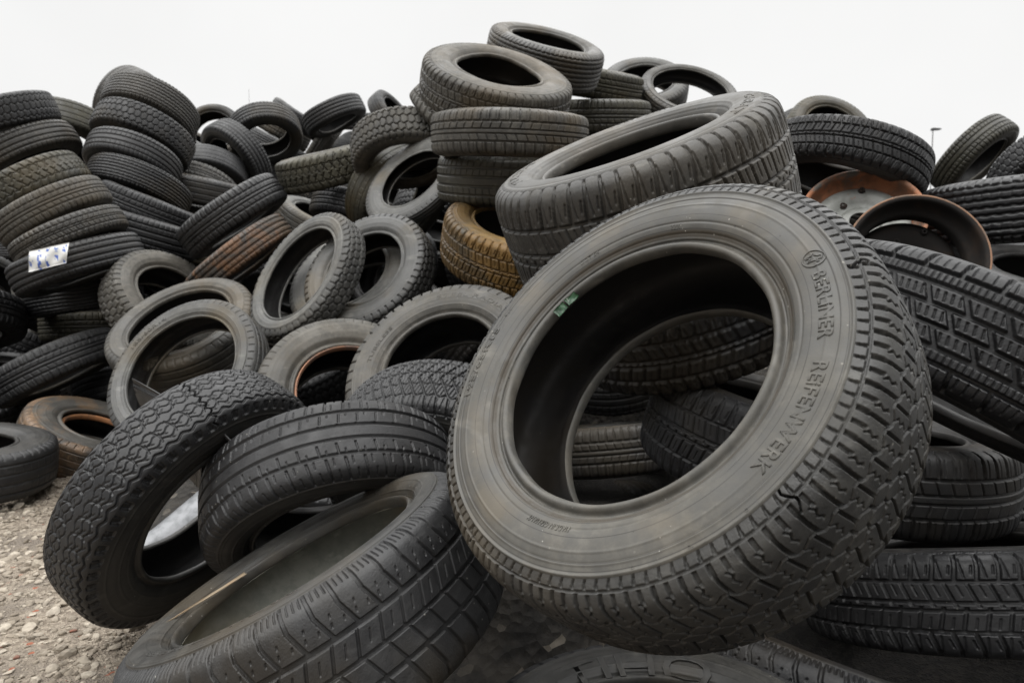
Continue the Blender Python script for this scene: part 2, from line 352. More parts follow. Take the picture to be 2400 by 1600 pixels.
# ---------------------------------------------------------------- camera, light, sky
def mixv(nt, f, a):      # a -> 1 as f goes 0 -> 1
    return mul(nt, a, mul(nt, f, mul(nt, 1., a, 'SUBTRACT')), 'ADD')
CAM = Vector((0, 0, .77))
cam = bpy.data.cameras.new('camera'); co = bpy.data.objects.new('camera', cam); COL.objects.link(co)
co.location = CAM; co.rotation_euler = (math.radians(86), 0, 0)
cam.sensor_width = 36; cam.lens = 36*1560/2400; cam.clip_start = .02; cam.clip_end = 3000
cam.dof.use_dof = True; cam.dof.focus_distance = .98; cam.dof.aperture_fstop = 8.
SC.camera = co
W = bpy.data.worlds.new('World'); SC.world = W; W.use_nodes = True
nt = W.node_tree; bg = nt.nodes['Background']; L = nt.links.new
ELEV, ROT = math.radians(58), math.radians(215)
sky = N(nt, 'ShaderNodeTexSky'); sky.sky_type = 'NISHITA'; sky.sun_disc = False; sky.sun_elevation = ELEV; sky.sun_rotation = ROT; sky.dust_density = 6.; sky.air_density = 1.
bw = N(nt, 'ShaderNodeHueSaturation'); bw.inputs['Saturation'].default_value = .12; L(sky.outputs[0], bw.inputs['Color'])
tc = N(nt, 'ShaderNodeTexCoord'); sx = N(nt, 'ShaderNodeSeparateXYZ'); L(tc.outputs['Generated'], sx.inputs[0])
up = ramp(nt, sx.outputs['Z'], .40, .85, 1., 3.9)      # overcast sky: brighter overhead than near the horizon
back = ramp(nt, sx.outputs['Y'], -.45, .25, .42, 1.)      # added dimming of the unseen low sky behind the camera, darkens undersides
lowm = ramp(nt, sx.outputs['Z'], .25, .75, 0., 1.)
up = mul(nt, up, mixv(nt, lowm, back))
cl = N(nt, 'ShaderNodeTexNoise'); cl.inputs['Scale'].default_value = 2.2; cl.inputs['Detail'].default_value = 4.; L(tc.outputs['Generated'], cl.inputs['Vector'])
up = mul(nt, up, ramp(nt, cl.outputs['Fac'], .3, .7, .965, 1.015))      # faint cloud
gr = N(nt, 'ShaderNodeCombineColor')
for i, k in enumerate((.955, .955, .950)): L(mul(nt, up, k/.10), gr.inputs[i])
mixed = mixc(nt, .965, bw.outputs[0], gr.outputs[0])
L(mixed, bg.inputs['Color']); bg.inputs['Strength'].default_value = .10
sun = bpy.data.lights.new('sun', 'SUN'); sun.energy = 1.2; sun.angle = math.radians(50); sun.color = (1, .985, .95)
so = bpy.data.objects.new('sun', sun); COL.objects.link(so)
az = math.radians(-150)
d = Vector((math.sin(az)*math.cos(ELEV), math.cos(az)*math.cos(ELEV), math.sin(ELEV)))
so.rotation_euler = d.to_track_quat('Z', 'Y').to_euler()
SC.view_settings.view_transform = 'Standard'; SC.view_settings.look = 'None'; SC.view_settings.exposure = 0.
SC.cycles.max_bounces = 6; SC.cycles.diffuse_bounces = 4
# ---------------------------------------------------------------- ground
def fbm(x, y, s, seed=0, oct=4):
    o = np.zeros_like(x); a = 1.; r = np.random.default_rng(seed)
    for i in range(oct):
        for k in range(3):
            ang = r.uniform(0, TAU); ph = r.uniform(0, TAU); f = s*(2**i)*r.uniform(.7, 1.3)
            o += a*np.sin(f*(x*math.cos(ang)+y*math.sin(ang))+ph+1.5*np.sin(f*.6*(y*math.cos(ang)-x*math.sin(ang))+ph*2))/3
        a *= .55
    return o
gm, nt_, b_ = nodes('gravel_ground'); L = nt_.links.new
tcg = N(nt_, 'ShaderNodeTexCoord')
v1 = N(nt_, 'ShaderNodeTexVoronoi'); v1.inputs['Scale'].default_value = 95.; L(tcg.outputs['Object'], v1.inputs['Vector'])
v2 = N(nt_, 'ShaderNodeTexVoronoi'); v2.inputs['Scale'].default_value = 210.; L(tcg.outputs['Object'], v2.inputs['Vector'])
n1 = N(nt_, 'ShaderNodeTexNoise'); n1.inputs['Scale'].default_value = 5.; n1.inputs['Detail'].default_value = 8.; L(tcg.outputs['Object'], n1.inputs['Vector'])
hs = N(nt_, 'ShaderNodeSeparateColor'); L(v1.outputs['Color'], hs.inputs[0])
c_ = mixc(nt_, hs.outputs[0], (.15, .12, .09), (.33, .28, .22))
c_ = mixc(nt_, ramp(nt_, n1.outputs['Fac'], .4, .65), c_, (.15, .125, .10))
c_ = mixc(nt_, ramp(nt_, hs.outputs[1], .985, .992), c_, (.26, .09, .05))
# shade under heap and front tyres painted into the ground as near-black earth
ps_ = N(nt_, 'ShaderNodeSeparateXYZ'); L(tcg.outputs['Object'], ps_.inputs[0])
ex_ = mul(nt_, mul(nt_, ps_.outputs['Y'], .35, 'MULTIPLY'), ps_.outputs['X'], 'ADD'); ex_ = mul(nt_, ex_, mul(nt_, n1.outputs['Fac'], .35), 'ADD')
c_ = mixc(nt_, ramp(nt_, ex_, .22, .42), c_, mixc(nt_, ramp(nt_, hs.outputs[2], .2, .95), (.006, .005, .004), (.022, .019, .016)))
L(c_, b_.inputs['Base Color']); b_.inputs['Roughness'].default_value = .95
bp_ = N(nt_, 'ShaderNodeBump'); bp_.inputs['Strength'].default_value = .8; bp_.inputs['Distance'].default_value = .006
L(mul(nt_, v1.outputs['Distance'], v2.outputs['Distance'], 'ADD'), bp_.inputs['Height']); L(bp_.outputs[0], b_.inputs['Normal'])
def gz(x, y): return .018*fbm(x, y, 2.2, 3)+.006*fbm(x, y, 14, 4, 2)-.02
xs = np.concatenate([[-900, -120, -30, -12], np.linspace(-6, 6, 260), [12, 30, 120, 900]]); ys = np.concatenate([[-60, -8, -2], np.linspace(0, 12, 260), [20, 50, 200, 1500]])
GX, GY = np.meshgrid(xs, ys, indexing='ij'); GZ = gz(GX, GY)
f_ = grid_faces(len(xs), len(ys), wrap=False)
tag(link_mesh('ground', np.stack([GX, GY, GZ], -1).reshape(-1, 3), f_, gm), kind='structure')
# loose stones: one layer of gravel nobody could count
def stones(name, n, rx, ry, smin, smax, mat, power=2.2, exps=None):
    ico = bpy.data.meshes.new('i'); import bmesh
    bm = bmesh.new(); bmesh.ops.create_icosphere(bm, subdivisions=2, radius=1); bm.to_mesh(ico); bm.free()
    V = np.empty(len(ico.vertices)*3, np.float32); ico.vertices.foreach_get('co', V); V = V.reshape(-1, 3)
    F = np.array([p.vertices[:] for p in ico.polygons]); bpy.data.meshes.remove(ico)
    cos, fs = [], []; k = len(V)
    for i in range(n):
        x = rng.uniform(*rx); y = ry[0]+(ry[1]-ry[0])*rng.random()**1.3
        if .35*y+x > .12+rng.normal()*.06 and rng.random() > .015: continue
        s = smin+(smax-smin)*rng.random()**power
        d = np.ones(k)
        for j in range(5):
            a = rng.normal(size=3); a /= np.linalg.norm(a); h = rng.uniform(.45, .85)
            pr = V@a; d = np.minimum(d, np.where(pr > h*d, h/np.maximum(pr, 1e-3), 1.))
        P = V*d[:, None]*s*np.array([1, rng.uniform(.6, 1), rng.uniform(.35, .7)])
        a = rng.uniform(0, TAU); ca, sa = math.cos(a), math.sin(a); P = P@np.array([[ca, sa, 0], [-sa, ca, 0], [0, 0, 1]])
        tl = rng.normal()*.3; P = P@np.array([[1, 0, 0], [0, math.cos(tl), math.sin(tl)], [0, -math.sin(tl), math.cos(tl)]])
        cos.append(P+np.array([x, y, gz(np.array([x]), np.array([y]))[0]+s*.12])); fs.append(F+len(fs)*k)
    o = link_mesh(name, np.vstack(cos), np.vstack(fs), mat, smooth=False)
    return o
def stone_mat(name, a, b, c):
    m, nt, bb = nodes(name); g = N(nt, 'ShaderNodeNewGeometry')
    s = N(nt, 'ShaderNodeValToRGB'); nt.links.new(g.outputs['Random Per Island'], s.inputs[0])
    s.color_ramp.elements[0].color = (*a, 1); s.color_ramp.elements[1].color = (*b, 1); s.color_ramp.elements.new(.55).color = (*c, 1)
    tc = N(nt, 'ShaderNodeTexCoord'); n = N(nt, 'ShaderNodeTexNoise'); n.inputs['Scale'].default_value = 90.; n.inputs['Detail'].default_value = 5.; nt.links.new(tc.outputs['Object'], n.inputs['Vector'])
    nt.links.new(mixc(nt, ramp(nt, n.outputs['Fac'], .35, .7, 0, .5), s.outputs[0], (.13, .11, .09)), bb.inputs['Base Color']); bb.inputs['Roughness'].default_value = .9
    bp = N(nt, 'ShaderNodeBump'); bp.inputs['Strength'].default_value = .4; bp.inputs['Distance'].default_value = .002; nt.links.new(n.outputs['Fac'], bp.inputs['Height']); nt.links.new(bp.outputs[0], bb.inputs['Normal'])
    return m
sm_ = stone_mat('grey_stone', (.17, .14, .105), (.42, .37, .30), (.27, .23, .18))
tag(stones('gravel', 17000, (-2.5, .0), (.8, 2.9), .003, .015, sm_, 2.0), kind='stuff', label='pale grey and tan gravel lying loose on the ground', cat='gravel')
tag(stones('gravel', 620, (-2.4, .3), (.8, 3.0), .012, .030, sm_, 1.8), kind='stuff', label='larger pale stones scattered over the gravel', cat='gravel')
tag(stones('brick_chips', 150, (-2.6, .2), (.75, 3.2), .004, .011, stone_mat('brick_chip', (.20, .075, .045), (.28, .13, .085), (.17, .08, .055)), 2.), kind='stuff', label='small red brick chips mixed in the gravel', cat='brick chips')
# ---------------------------------------------------------------- the tyres: centre, normal of the face, radius, half width, bead radius, pattern, rubber, detail, roll, wear, sidewall, label
G1 = 'worn tyres dumped in the heap'
TYRES = [
 ((0.1956, 0.8976, 0.6318), (-0.6064, -0.5317, 0.5913), 0.315, 0.317, 0.602, 'hero', 'grey', 0, 0.0, 0.78, 'hero', 'hero', 'big grey tyre with outlined raised lettering, leaning upright nearest the camera'),
 ((-0.322, 1.1049, 0.2299), (-0.4512, 0.002, 0.8924), 0.3081, 0.368, 0.666, 'dir', 'dark', 0, 0.0, 0.65, 'lined', 'bottom', 'large dark tyre lying tilted at the bottom edge, pale grey dusty lining inside its opening'),
 ((0.2851, 1.4639, 0.9745), (-0.3477, -0.2911, 0.8913), 0.31, 0.45, 0.588, 'fulda', 'dusty', 1, 0.0, 0.8, 'fulda', 'fulda', 'large tilted tyre with raised white-worn letters, above the big lettered tyre'),
 ((-0.0642, 2.7865, 1.6142), (0.2033, -0.5613, 0.8022), 0.3081, 0.273, 0.554, 'fulda', 'dusty', 1, 0.0, 0.7, 'plain', 'sixteen', 'tilted tyre with open dark hole on top of the middle stack'),
 ((-0.726, 1.5063, 0.3087), (0.8209, -0.3255, -0.4692), 0.31, 0.239, 0.574, 'zig', 'dark', 1, 0.0, 0.62, 'plain', 'zigzag', 'tyre with fine zigzag tread standing on the gravel at lower left'),
 ((-0.8741, 2.8484, 0.8419), (-0.5528, -0.6795, 0.4824), 0.3045, 0.194, 0.705, 'block', 'light', 2, 0.0, 0.8, 'plain', 'eight', 'slim pale grey tyre standing upright, overlapping another pale ring at its right'),
 ((-0.4018, 1.4976, 0.3008), (0.2933, -0.6308, -0.7184), 0.2883, 0.329, 0.62, 'rib', 'black', 1, 0.0, 0.65, 'lined', 'ribbed', 'dark tyre with straight ribs and slots, leaning over the big flat tyre at bottom'),
 ((-0.1731, 1.7716, 0.291), (-0.1785, -0.8371, -0.5172), 0.3299, 0.317, 0.62, 'snow', 'dark', 1, 0.0, 0.8, 'plain', 'snow', 'tyre with diagonal block tread wedged against the left side of the big lettered tyre'),
 ((-0.1942, 2.0442, 0.5119), (-0.2822, -0.7269, 0.6261), 0.3185, 0.31, 0.575, 'block', 'dusty', 1, 0.0, 0.8, 'lined', 'six', 'brown-grey tyre facing the camera, half behind the left edge of the big lettered tyre'),
 ((-0.5529, 2.2465, 0.4016), (0.3131, -0.7206, 0.6186), 0.31, 0.311, 0.596, 'worn', 'dusty', 2, 0.0, 0.8, 'plain', 'seven', 'tyre with a thin rusty orange ring round its opening, above the ribbed tyre'),
 ((-0.6069, 2.8493, 0.8559), (-0.3409, -0.773, 0.535), 0.2937, 0.223, 0.606, 'block', 'light', 2, 0.0, 0.8, 'plain', 'nine', 'pale grey tyre standing just behind and right of the slim upright one'),
 ((-0.7163, 3.097, 0.8192), (-0.3211, -0.7213, 0.6138), 0.3147, 0.31, 0.585, 'worn', 'light', 2, 0.0, 0.8, 'plain', 'ten', 'tyre seen through the opening of the slim upright pale tyre'),
 ((-0.4753, 3.2961, 1.3194), (-0.458, -0.6904, 0.5599), 0.2798, 0.123, 0.619, 'worn', 'light', 2, 0.0, 0.8, 'plain', 'eleven', 'thin grey tyre tilted upright, left of the flat stack in the middle'),
 ((-0.649, 3.8812, 1.3415), (0.6833, -0.4824, -0.5482), 0.3211, 0.309, 0.62, 'worn', 'olive', 2, 0.0, 0.8, 'plain', 'twelve', 'brownish tyre edge behind the thin grey ring, under the chunky block tread tyre'),
 ((-0.5755, 3.6565, 1.5465), (0.1562, -0.3233, -0.9333), 0.2902, 0.323, 0.62, 'block', 'dusty', 2, 0.0, 1.2, 'plain', 'thirteen', 'dark tyre with chunky block tread, left of the middle stack'),
 ((-0.0084, 2.6874, 1.3973), (-0.0205, 0.1815, -0.9832), 0.31, 0.269, 0.62, 'slots', 'dusty', 1, 0.0, 0.8, 'plain', 'fourteen', 'flat lying tyre with fine ribs in the middle stack, directly under the tilted open one'),
 ((-0.0144, 2.905, 1.2598), (-0.0423, 0.1983, -0.9792), 0.3072, 0.318, 0.62, 'ribs4', 'olive', 1, 0.0, 0.8, 'plain', 'fifteen', 'flat lying tyre at the bottom of the middle stack, above the yellow muddy tyre'),
 ((0.1715, 3.6001, 2.0186), (0.2181, -0.5082, 0.8332), 0.31, 0.321, 0.621, 'ribs6', 'dusty', 2, 0.0, 0.8, 'plain', 'seventeen', 'topmost tyre of the whole heap, tilted towards the camera against the sky'),
 ((0.4803, 4.1249, 2.0489), (0.1587, -0.327, 0.9316), 0.31, 0.268, 0.62, 'slots', 'olive', 2, 0.0, 0.8, 'plain', 'eighteen', 'flat brown-stained tyre directly under the topmost tyre'),
 ((0.4835, 3.9095, 1.7854), (0.0027, 0.2289, -0.9735), 0.31, 0.29, 0.62, 'slots', 'olive', 2, 0.0, 0.8, 'plain', 'nineteen', 'flat tyre behind the middle stack, third below the topmost tyre'),
 ((-0.2957, 3.6286, 1.6543), (0.7644, -0.0957, 0.6376), 0.2964, 0.311, 0.62, 'chev', 'dusty', 2, 0.0, 0.8, 'plain', 'twenty', 'small slice of tyre sticking out left behind the top of the middle stack'),
 ((1.0969, 4.2427, 2.0034), (0.0947, -0.7227, 0.6847), 0.31, 0.191, 0.753, 'worn', 'dusty', 2, 0.0, 0.8, 'plain', 'twentytwo', 'open dark tyre on the skyline right of the topmost tyre'),
 ((0.9452, 4.8743, 2.231), (-0.0603, -0.7327, 0.6778), 0.31, 0.309, 0.62, 'worn', 'light', 2, 0.0, 0.8, 'plain', 'twentythree', 'tyre on the skyline partly behind the open dark one'),
 ((2.2694, 4.8784, 1.9179), (0.0959, -0.8567, 0.5068), 0.31, 0.31, 0.62, 'worn', 'olive', 2, 0.0, 0.8, 'plain', 'arch', 'brown arched tyre on the skyline right of the large tilted tyre'),
 ((2.8732, 6.5292, 2.3468), (-0.309, -0.2104, -0.9275), 0.31, 0.309, 0.62, 'worn', 'light', 2, 0.0, 0.8, 'plain', 'pale', 'pale worn tyre lying in front of the brown arch on the skyline'),
 ((1.2779, 2.6244, 1.2705), (-0.3001, -0.0491, -0.9526), 0.3081, 0.27, 0.62, 'fulda', 'black', 1, 0.0, 1.1, 'plain', 'dark', 'heavy dark block tread tyre hanging over the two rusty rims'),
 ((3.3974, 4.9864, 1.7857), (0.4984, -0.5402, -0.6781), 0.31, 0.314, 0.62, 'ribs4', 'olive', 2, 0.0, 1.2, 'plain', 'leanr', 'tyre leaning steeply to the right with its tread to the camera, near the right skyline'),
 ((3.2168, 4.0651, 1.5212), (0.0972, -0.6673, -0.7384), 0.31, 0.31, 0.62, 'block', 'dark', 2, 0.0, 0.8, 'plain', 'rightedge', 'dark tyre cut by the right edge, behind the steep leaning tyre'),
 ((1.8093, 2.374, 1.0653), (0.0839, 0.0223, -0.9962), 0.3472, 0.313, 0.62, 'ribs6', 'black', 2, 0.0, 0.8, 'plain', 'righttyre', 'black tyre lying flat at the right edge, beside the rusty rims'),
 ((0.8255, 1.2359, 0.6519), (-0.487, 0.0611, -0.8713), 0.31, 0.328, 0.62, 'winter', 'black', 1, 0.0, 1.1, 'lined', 'winter', 'big black winter tyre with rhombic tread blocks at the right edge'),
 ((0.9124, 1.6691, 0.3359), (0.0339, 0.014, 0.9993), 0.3119, 0.33, 0.62, 'slots', 'black', 1, 0.0, 0.8, 'plain', 'right2', 'black tyre lying at the right under the winter tyre, with slanted shoulder blocks'),
 ((0.9386, 1.363, 0.1653), (-0.0947, 0.3035, 0.9481), 0.3128, 0.292, 0.62, 'fulda', 'black', 1, 0.0, 0.8, 'plain', 'right3', 'wide black tyre at the lower right corner with curved shoulder grooves'),
 ((0.2126, 0.8895, 0.0502), (-0.0337, -0.0341, 0.9989), 0.2976, 0.31, 0.62, 'block', 'dark', 1, 0.0, 0.8, 'lined', 'bottomc', 'tyre cut by the bottom edge, its sidewall with large embossed letters'),
 ((0.6607, 1.3482, -0.0849), (0.2955, 0.2493, 0.9223), 0.3503, 0.313, 0.62, 'dir', 'black', 1, 0.0, 0.8, 'lined', 'bottomr', 'tyre at the bottom under the right side of the big lettered tyre'),
 ((0.5867, 1.5607, 0.4359), (0.2393, -0.1098, 0.9647), 0.2695, 0.413, 0.622, 'fulda', 'black', 1, 0.0, 0.8, 'plain', 'inhero', 'block tread tyre seen inside the opening of the big lettered tyre'),
 ((1.0101, 2.7747, 0.6196), (0.0599, -0.1765, -0.9825), 0.31, 0.31, 0.62, 'slots', 'black', 2, 0.0, 0.8, 'plain', 'inherob', 'dark flat tyre deep behind the opening of the big lettered tyre'),
 ((0.4974, 2.7166, -0.3184), (-0.9279, -0.3475, 0.1351), 0.31, 0.31, 0.62, 'worn', 'black', 2, 0.0, 0.8, 'plain', 'dome', 'smooth dark tyre shoulder low inside the opening of the big lettered tyre'),
 ((0.0333, 2.6921, 0.9684), (0.1695, -0.4368, 0.8835), 0.3137, 0.342, 0.62, 'fulda', 'yellow', 1, 0.0, 1.2, 'plain', 'yellow', 'tyre caked with yellow mud under the middle stack'),
 ((-1.0664, 3.9803, 1.5204), (-0.219, -0.2826, 0.9339), 0.3109, 0.307, 0.62, 'chev', 'olive', 2, 0.0, 1.2, 'plain', 'brown', 'tan tyre with chevron tread lying left of the middle stack'),
 ((-1.5315, 3.6968, 1.2002), (0.5597, 0.198, -0.8047), 0.31, 0.284, 0.62, 'slots', 'dark', 2, 0.0, 0.8, 'plain', 'long', 'long dark tyre slanting up to the tan chevron tread one'),
 ((-1.4125, 3.4892, 0.9609), (0.5996, 0.1769, -0.7805), 0.3026, 0.236, 0.62, 'ribs4', 'orange', 2, 0.0, 0.8, 'plain', 'orange', 'orange stained tyre slanting parallel below the long dark one'),
 ((-1.7797, 3.4347, 0.7168), (0.7335, -0.3642, 0.5739), 0.3045, 0.316, 0.597, 'block', 'dusty', 2, 0.0, 0.8, 'plain', 'fortyfour', 'round dark tyre with small opening right of the left stack'),
 ((-2.7749, 5.2785, 0.8858), (0.1429, -0.8462, 0.5134), 0.31, 0.31, 0.62, 'worn', 'dark', 2, 0.0, 0.8, 'plain', 'fortyfourb', 'tyre edge arching behind the round one beside the left stack'),
 ((-1.4251, 2.9177, 0.5942), (-0.1173, -0.5956, 0.7947), 0.3175, 0.308, 0.672, 'worn', 'dusty', 2, 0.0, 0.8, 'lined', 'fortyfive', 'brown-grey tyre behind the bluish grey open ring at left'),
 ((-1.2145, 2.492, 0.4728), (-0.2112, -0.8097, 0.5476), 0.3054, 0.218, 0.713, 'worn', 'light', 1, 0.0, 0.8, 'lined', 'fortysix', 'bluish grey open ring of a tyre behind the zigzag tread one'),
 ((-1.8527, 3.7693, 0.3393), (0.533, 0.0472, -0.8448), 0.3109, 0.312, 0.62, 'chev', 'black', 2, 0.0, 0.8, 'plain', 'infortysix', 'dark tread seen through the bluish grey open ring'),
 ((-2.3617, 3.4364, 0.3979), (0.4478, 0.074, -0.8911), 0.31, 0.285, 0.62, 'slots', 'dark', 2, 0.0, 0.8, 'plain', 'leftlong', 'dark tyre slanting in from the left edge'),
 ((-1.9661, 3.1033, 0.0901), (0.4301, -0.0066, 0.9027), 0.3194, 0.27, 0.507, 'worn', 'muddy', 1, 0.0, 0.8, 'plain', 'rusty', 'mud spattered tyre with rusty inside lying on the gravel at left'),
 ((-2.1099, 2.5079, 0.1312), (0.1144, -0.0263, 0.9931), 0.31, 0.31, 0.53, 'worn', 'dark', 2, 0.0, 0.8, 'plain', 'cornerl', 'tyre cut by the left edge lying on the gravel'),
 ((-3.168, 4.2285, 1.8736), (0.2551, 0.2815, -0.925), 0.3081, 0.306, 0.62, 'block', 'dark', 2, 0.0, 0.8, 'plain', 'a1', 'topmost tyre of the leaning stack at the left edge'),
 ((-3.0756, 4.3029, 1.6653), (0.4764, 0.1637, -0.8639), 0.31, 0.271, 0.62, 'ribs4', 'dusty', 2, 0.0, 0.8, 'plain', 'a2', 'second tyre from the top of the leaning stack at the left edge'),
 ((-2.6887, 3.7783, 1.3463), (0.5408, 0.2009, -0.8168), 0.3081, 0.287, 0.62, 'chev', 'olive', 2, 0.0, 0.8, 'plain', 'a3', 'third tyre from the top of the leaning stack at the left edge'),
 ((-2.376, 3.4896, 1.1969), (0.4797, 0.1945, -0.8556), 0.2808, 0.272, 0.62, 'slots', 'dusty', 2, 0.0, 0.8, 'plain', 'a4', 'fourth tyre from the top of the leaning stack at the left edge'),
 ((-2.2491, 3.4217, 1.0641), (0.4314, 0.1645, -0.887), 0.2749, 0.229, 0.62, 'fulda', 'dusty', 2, 0.0, 0.8, 'plain', 'a5', 'fifth tyre from the top of the leaning stack at the left edge'),
 ((-2.2193, 3.4327, 0.9256), (0.3334, 0.124, -0.9346), 0.31, 0.259, 0.62, 'ribs4', 'dark', 2, 0.0, 0.8, 'plain', 'a6', 'sixth tyre of the left edge stack, with a white and blue wrapper on it'),
 ((-2.5115, 3.9281, 0.7644), (0.144, 0.0706, -0.9871), 0.3072, 0.289, 0.62, 'ribs6', 'black', 2, 0.0, 0.8, 'plain', 'a7', 'seventh tyre from the top of the leaning stack at the left edge'),
 ((-2.6264, 4.2215, 0.5729), (0.0269, -0.021, -0.9994), 0.3119, 0.281, 0.62, 'slots', 'olive', 2, 0.0, 0.8, 'plain', 'a8', 'eighth tyre from the top of the leaning stack at the left edge'),
 ((-2.9334, 3.5055, 0.6353), (0.2058, -0.2922, -0.9339), 0.31, 0.318, 0.62, 'slots', 'black', 2, 0.0, 0.8, 'plain', 'a9', 'dark tyre low at the left edge below the leaning stack'),
 ((-3.1688, 5.6372, 2.3361), (0.8896, -0.0757, -0.4504), 0.31, 0.31, 0.62, 'worn', 'dusty', 2, 0.0, 0.8, 'plain', 'b0', 'tyre peeping out behind the top of the second stack from the left'),
 ((-2.4655, 4.6472, 2.0104), (-0.1642, -0.4296, -0.888), 0.3003, 0.348, 0.62, 'ribs6', 'dusty', 2, 0.0, 0.8, 'plain', 'b1', 'topmost tyre of the second stack from the left'),
 ((-2.4549, 4.5266, 1.8169), (-0.2227, -0.3747, -0.9), 0.31, 0.31, 0.62, 'block', 'dark', 2, 0.0, 0.8, 'plain', 'b2', 'second tyre from the top of the second stack from the left'),
 ((-2.3669, 4.2342, 1.5907), (-0.1348, -0.4029, -0.9052), 0.2738, 0.314, 0.62, 'ribs4', 'dark', 2, 0.0, 0.8, 'plain', 'b3', 'third tyre from the top of the second stack from the left'),
 ((-2.3189, 4.1983, 1.4223), (-0.2198, -0.3352, -0.9162), 0.3002, 0.293, 0.62, 'ribs6', 'dark', 2, 0.0, 0.8, 'plain', 'b4', 'fourth tyre from the top of the second stack from the left'),
 ((-2.1851, 4.0546, 1.2669), (-0.3701, -0.0691, -0.9264), 0.2859, 0.309, 0.62, 'slots', 'black', 2, 0.0, 0.8, 'plain', 'b5', 'fifth tyre from the top of the second stack from the left'),
 ((-2.1637, 3.9575, 1.129), (-0.2771, -0.0556, -0.9592), 0.3008, 0.31, 0.62, 'ribs4', 'black', 2, 0.0, 0.8, 'plain', 'b6', 'sixth tyre from the top of the second stack from the left'),
 ((-2.163, 4.7391, 1.4877), (0.1923, -0.0552, 0.9798), 0.3119, 0.303, 0.62, 'worn', 'dark', 2, 0.0, 0.8, 'plain', 'c1', 'worn tyre lying flat right of the second stack, topmost of three'),
 ((-2.2047, 4.841, 1.3103), (0.171, -0.0502, 0.984), 0.3119, 0.301, 0.62, 'ribs6', 'olive', 2, 0.0, 0.8, 'plain', 'c2', 'middle one of three flat tyres right of the second stack'),
 ((-2.1475, 4.592, 1.0704), (0.261, 0.0383, 0.9646), 0.3109, 0.308, 0.62, 'worn', 'olive', 2, 0.0, 0.8, 'plain', 'c3', 'lowest one of three flat tyres right of the second stack'),
 ((-3.0572, 6.9713, 2.4105), (0.0643, -0.9661, 0.2501), 0.31, 0.31, 0.683, 'ribs6', 'dark', 3, 0.0, 0.8, 'plain', 'd1', 'thin ring of a tyre on the skyline with sky showing through it'),
 ((-2.0931, 5.7621, 2.1268), (0.3128, -0.4359, -0.8439), 0.3026, 0.31, 0.62, 'ribs4', 'dark', 3, 0.0, 0.8, 'plain', 'd2', 'second thin tyre ring on the skyline, right of the one showing sky'),
 ((-2.1921, 6.986, 2.5458), (0.5362, -0.034, 0.8434), 0.3081, 0.292, 0.62, 'worn', 'black', 3, 0.0, 0.8, 'plain', 'd3', 'dark tyre slanting down right on the skyline, third right of the second stack'),
 ((-2.5695, 7.6001, 2.5948), (-0.4854, 0.0124, -0.8742), 0.31, 0.302, 0.62, 'slots', 'dusty', 3, 0.0, 0.8, 'plain', 'd4', 'tyre slanting parallel below the dark slanting one on the skyline'),
 ((-2.2072, 6.3818, 2.1293), (0.4652, -0.0422, 0.8842), 0.31, 0.309, 0.62, 'ribs6', 'dark', 3, 0.0, 0.8, 'plain', 'd5', 'lowest of the three parallel slanting tyres in the far middle'),
 ((-2.2714, 5.5852, 1.8941), (-0.5159, -0.6394, -0.5701), 0.3137, 0.308, 0.62, 'ribs4', 'dark', 3, 0.0, 0.8, 'plain', 'd6', 'smooth tyre arching over a dark opening, right of the second stack'),
 ((-2.4258, 5.3984, 1.6855), (0.1154, -0.5308, -0.8396), 0.3175, 0.31, 0.62, 'worn', 'black', 3, 0.0, 0.8, 'plain', 'd7', 'smooth dark tyre below the arching smooth one'),
 ((-2.4509, 5.2147, 1.5515), (-0.0117, -0.4624, -0.8866), 0.3175, 0.31, 0.62, 'slots', 'dusty', 3, 0.0, 0.8, 'plain', 'd8', 'fine ribbed tyre between the second stack and the smooth dark one'),
 ((-2.2878, 6.2422, 1.8313), (-0.0458, -0.1092, -0.993), 0.31, 0.309, 0.62, 'ribs6', 'dark', 3, 0.0, 0.8, 'plain', 'd9', 'small far tyre just above the tan chevron tread'),
 ((-1.7131, 6.552, 2.4895), (0.4253, 0.0811, -0.9014), 0.3081, 0.305, 0.62, 'ribs4', 'dark', 3, 0.0, 0.8, 'plain', 'd10', 'long dark tyre on the skyline left of the chunky block tread'),
 ((-1.3645, 7.7385, 2.7921), (0.7762, -0.3324, 0.5358), 0.3119, 0.31, 0.619, 'worn', 'black', 3, 0.0, 0.8, 'plain', 'd11', 'small tyre on the skyline with its round hole facing right'),
 ((-1.9968, 7.0892, 2.3129), (0.7869, 0.3227, -0.5259), 0.31, 0.3, 0.62, 'slots', 'dusty', 3, 0.0, 0.8, 'plain', 'd12', 'upright far tyre left of the chunky block tread'),
 ((-1.5608, 6.7723, 2.0785), (0.8355, -0.4783, -0.2704), 0.31, 0.31, 0.62, 'ribs6', 'dark', 3, 0.0, 0.8, 'plain', 'd13', 'far tyre tucked behind the chunky block tread'),
 ((-1.6691, 7.8317, 2.7587), (-0.0419, 0.2422, -0.9693), 0.31, 0.31, 0.62, 'ribs4', 'dark', 3, 0.0, 0.8, 'plain', 'd14', 'small far tyre lying flat under the skyline left of the middle stack'),
 ((-1.5102, 5.1912, 1.3225), (0.4393, -0.237, 0.8665), 0.31, 0.309, 0.619, 'worn', 'light', 2, 0.0, 0.8, 'plain', 'e1', 'pale sidewall showing in the gap under the tan chevron tyre'),
 ((-1.051, 4.5694, 1.32), (-0.242, -0.1346, -0.9609), 0.3119, 0.31, 0.62, 'slots', 'black', 2, 0.0, 0.8, 'plain', 'e2', 'black tyre deep in shadow below the tan chevron tyre'),
 ((1.4291, 3.2162, 1.272), (0.3383, -0.4242, 0.84), 0.31, 0.311, 0.62, 'slots', 'dusty', 2, 0.0, 0.8, 'plain', 'f1', 'brown edged tyre between the large tilted tyre and the rusty rims'),
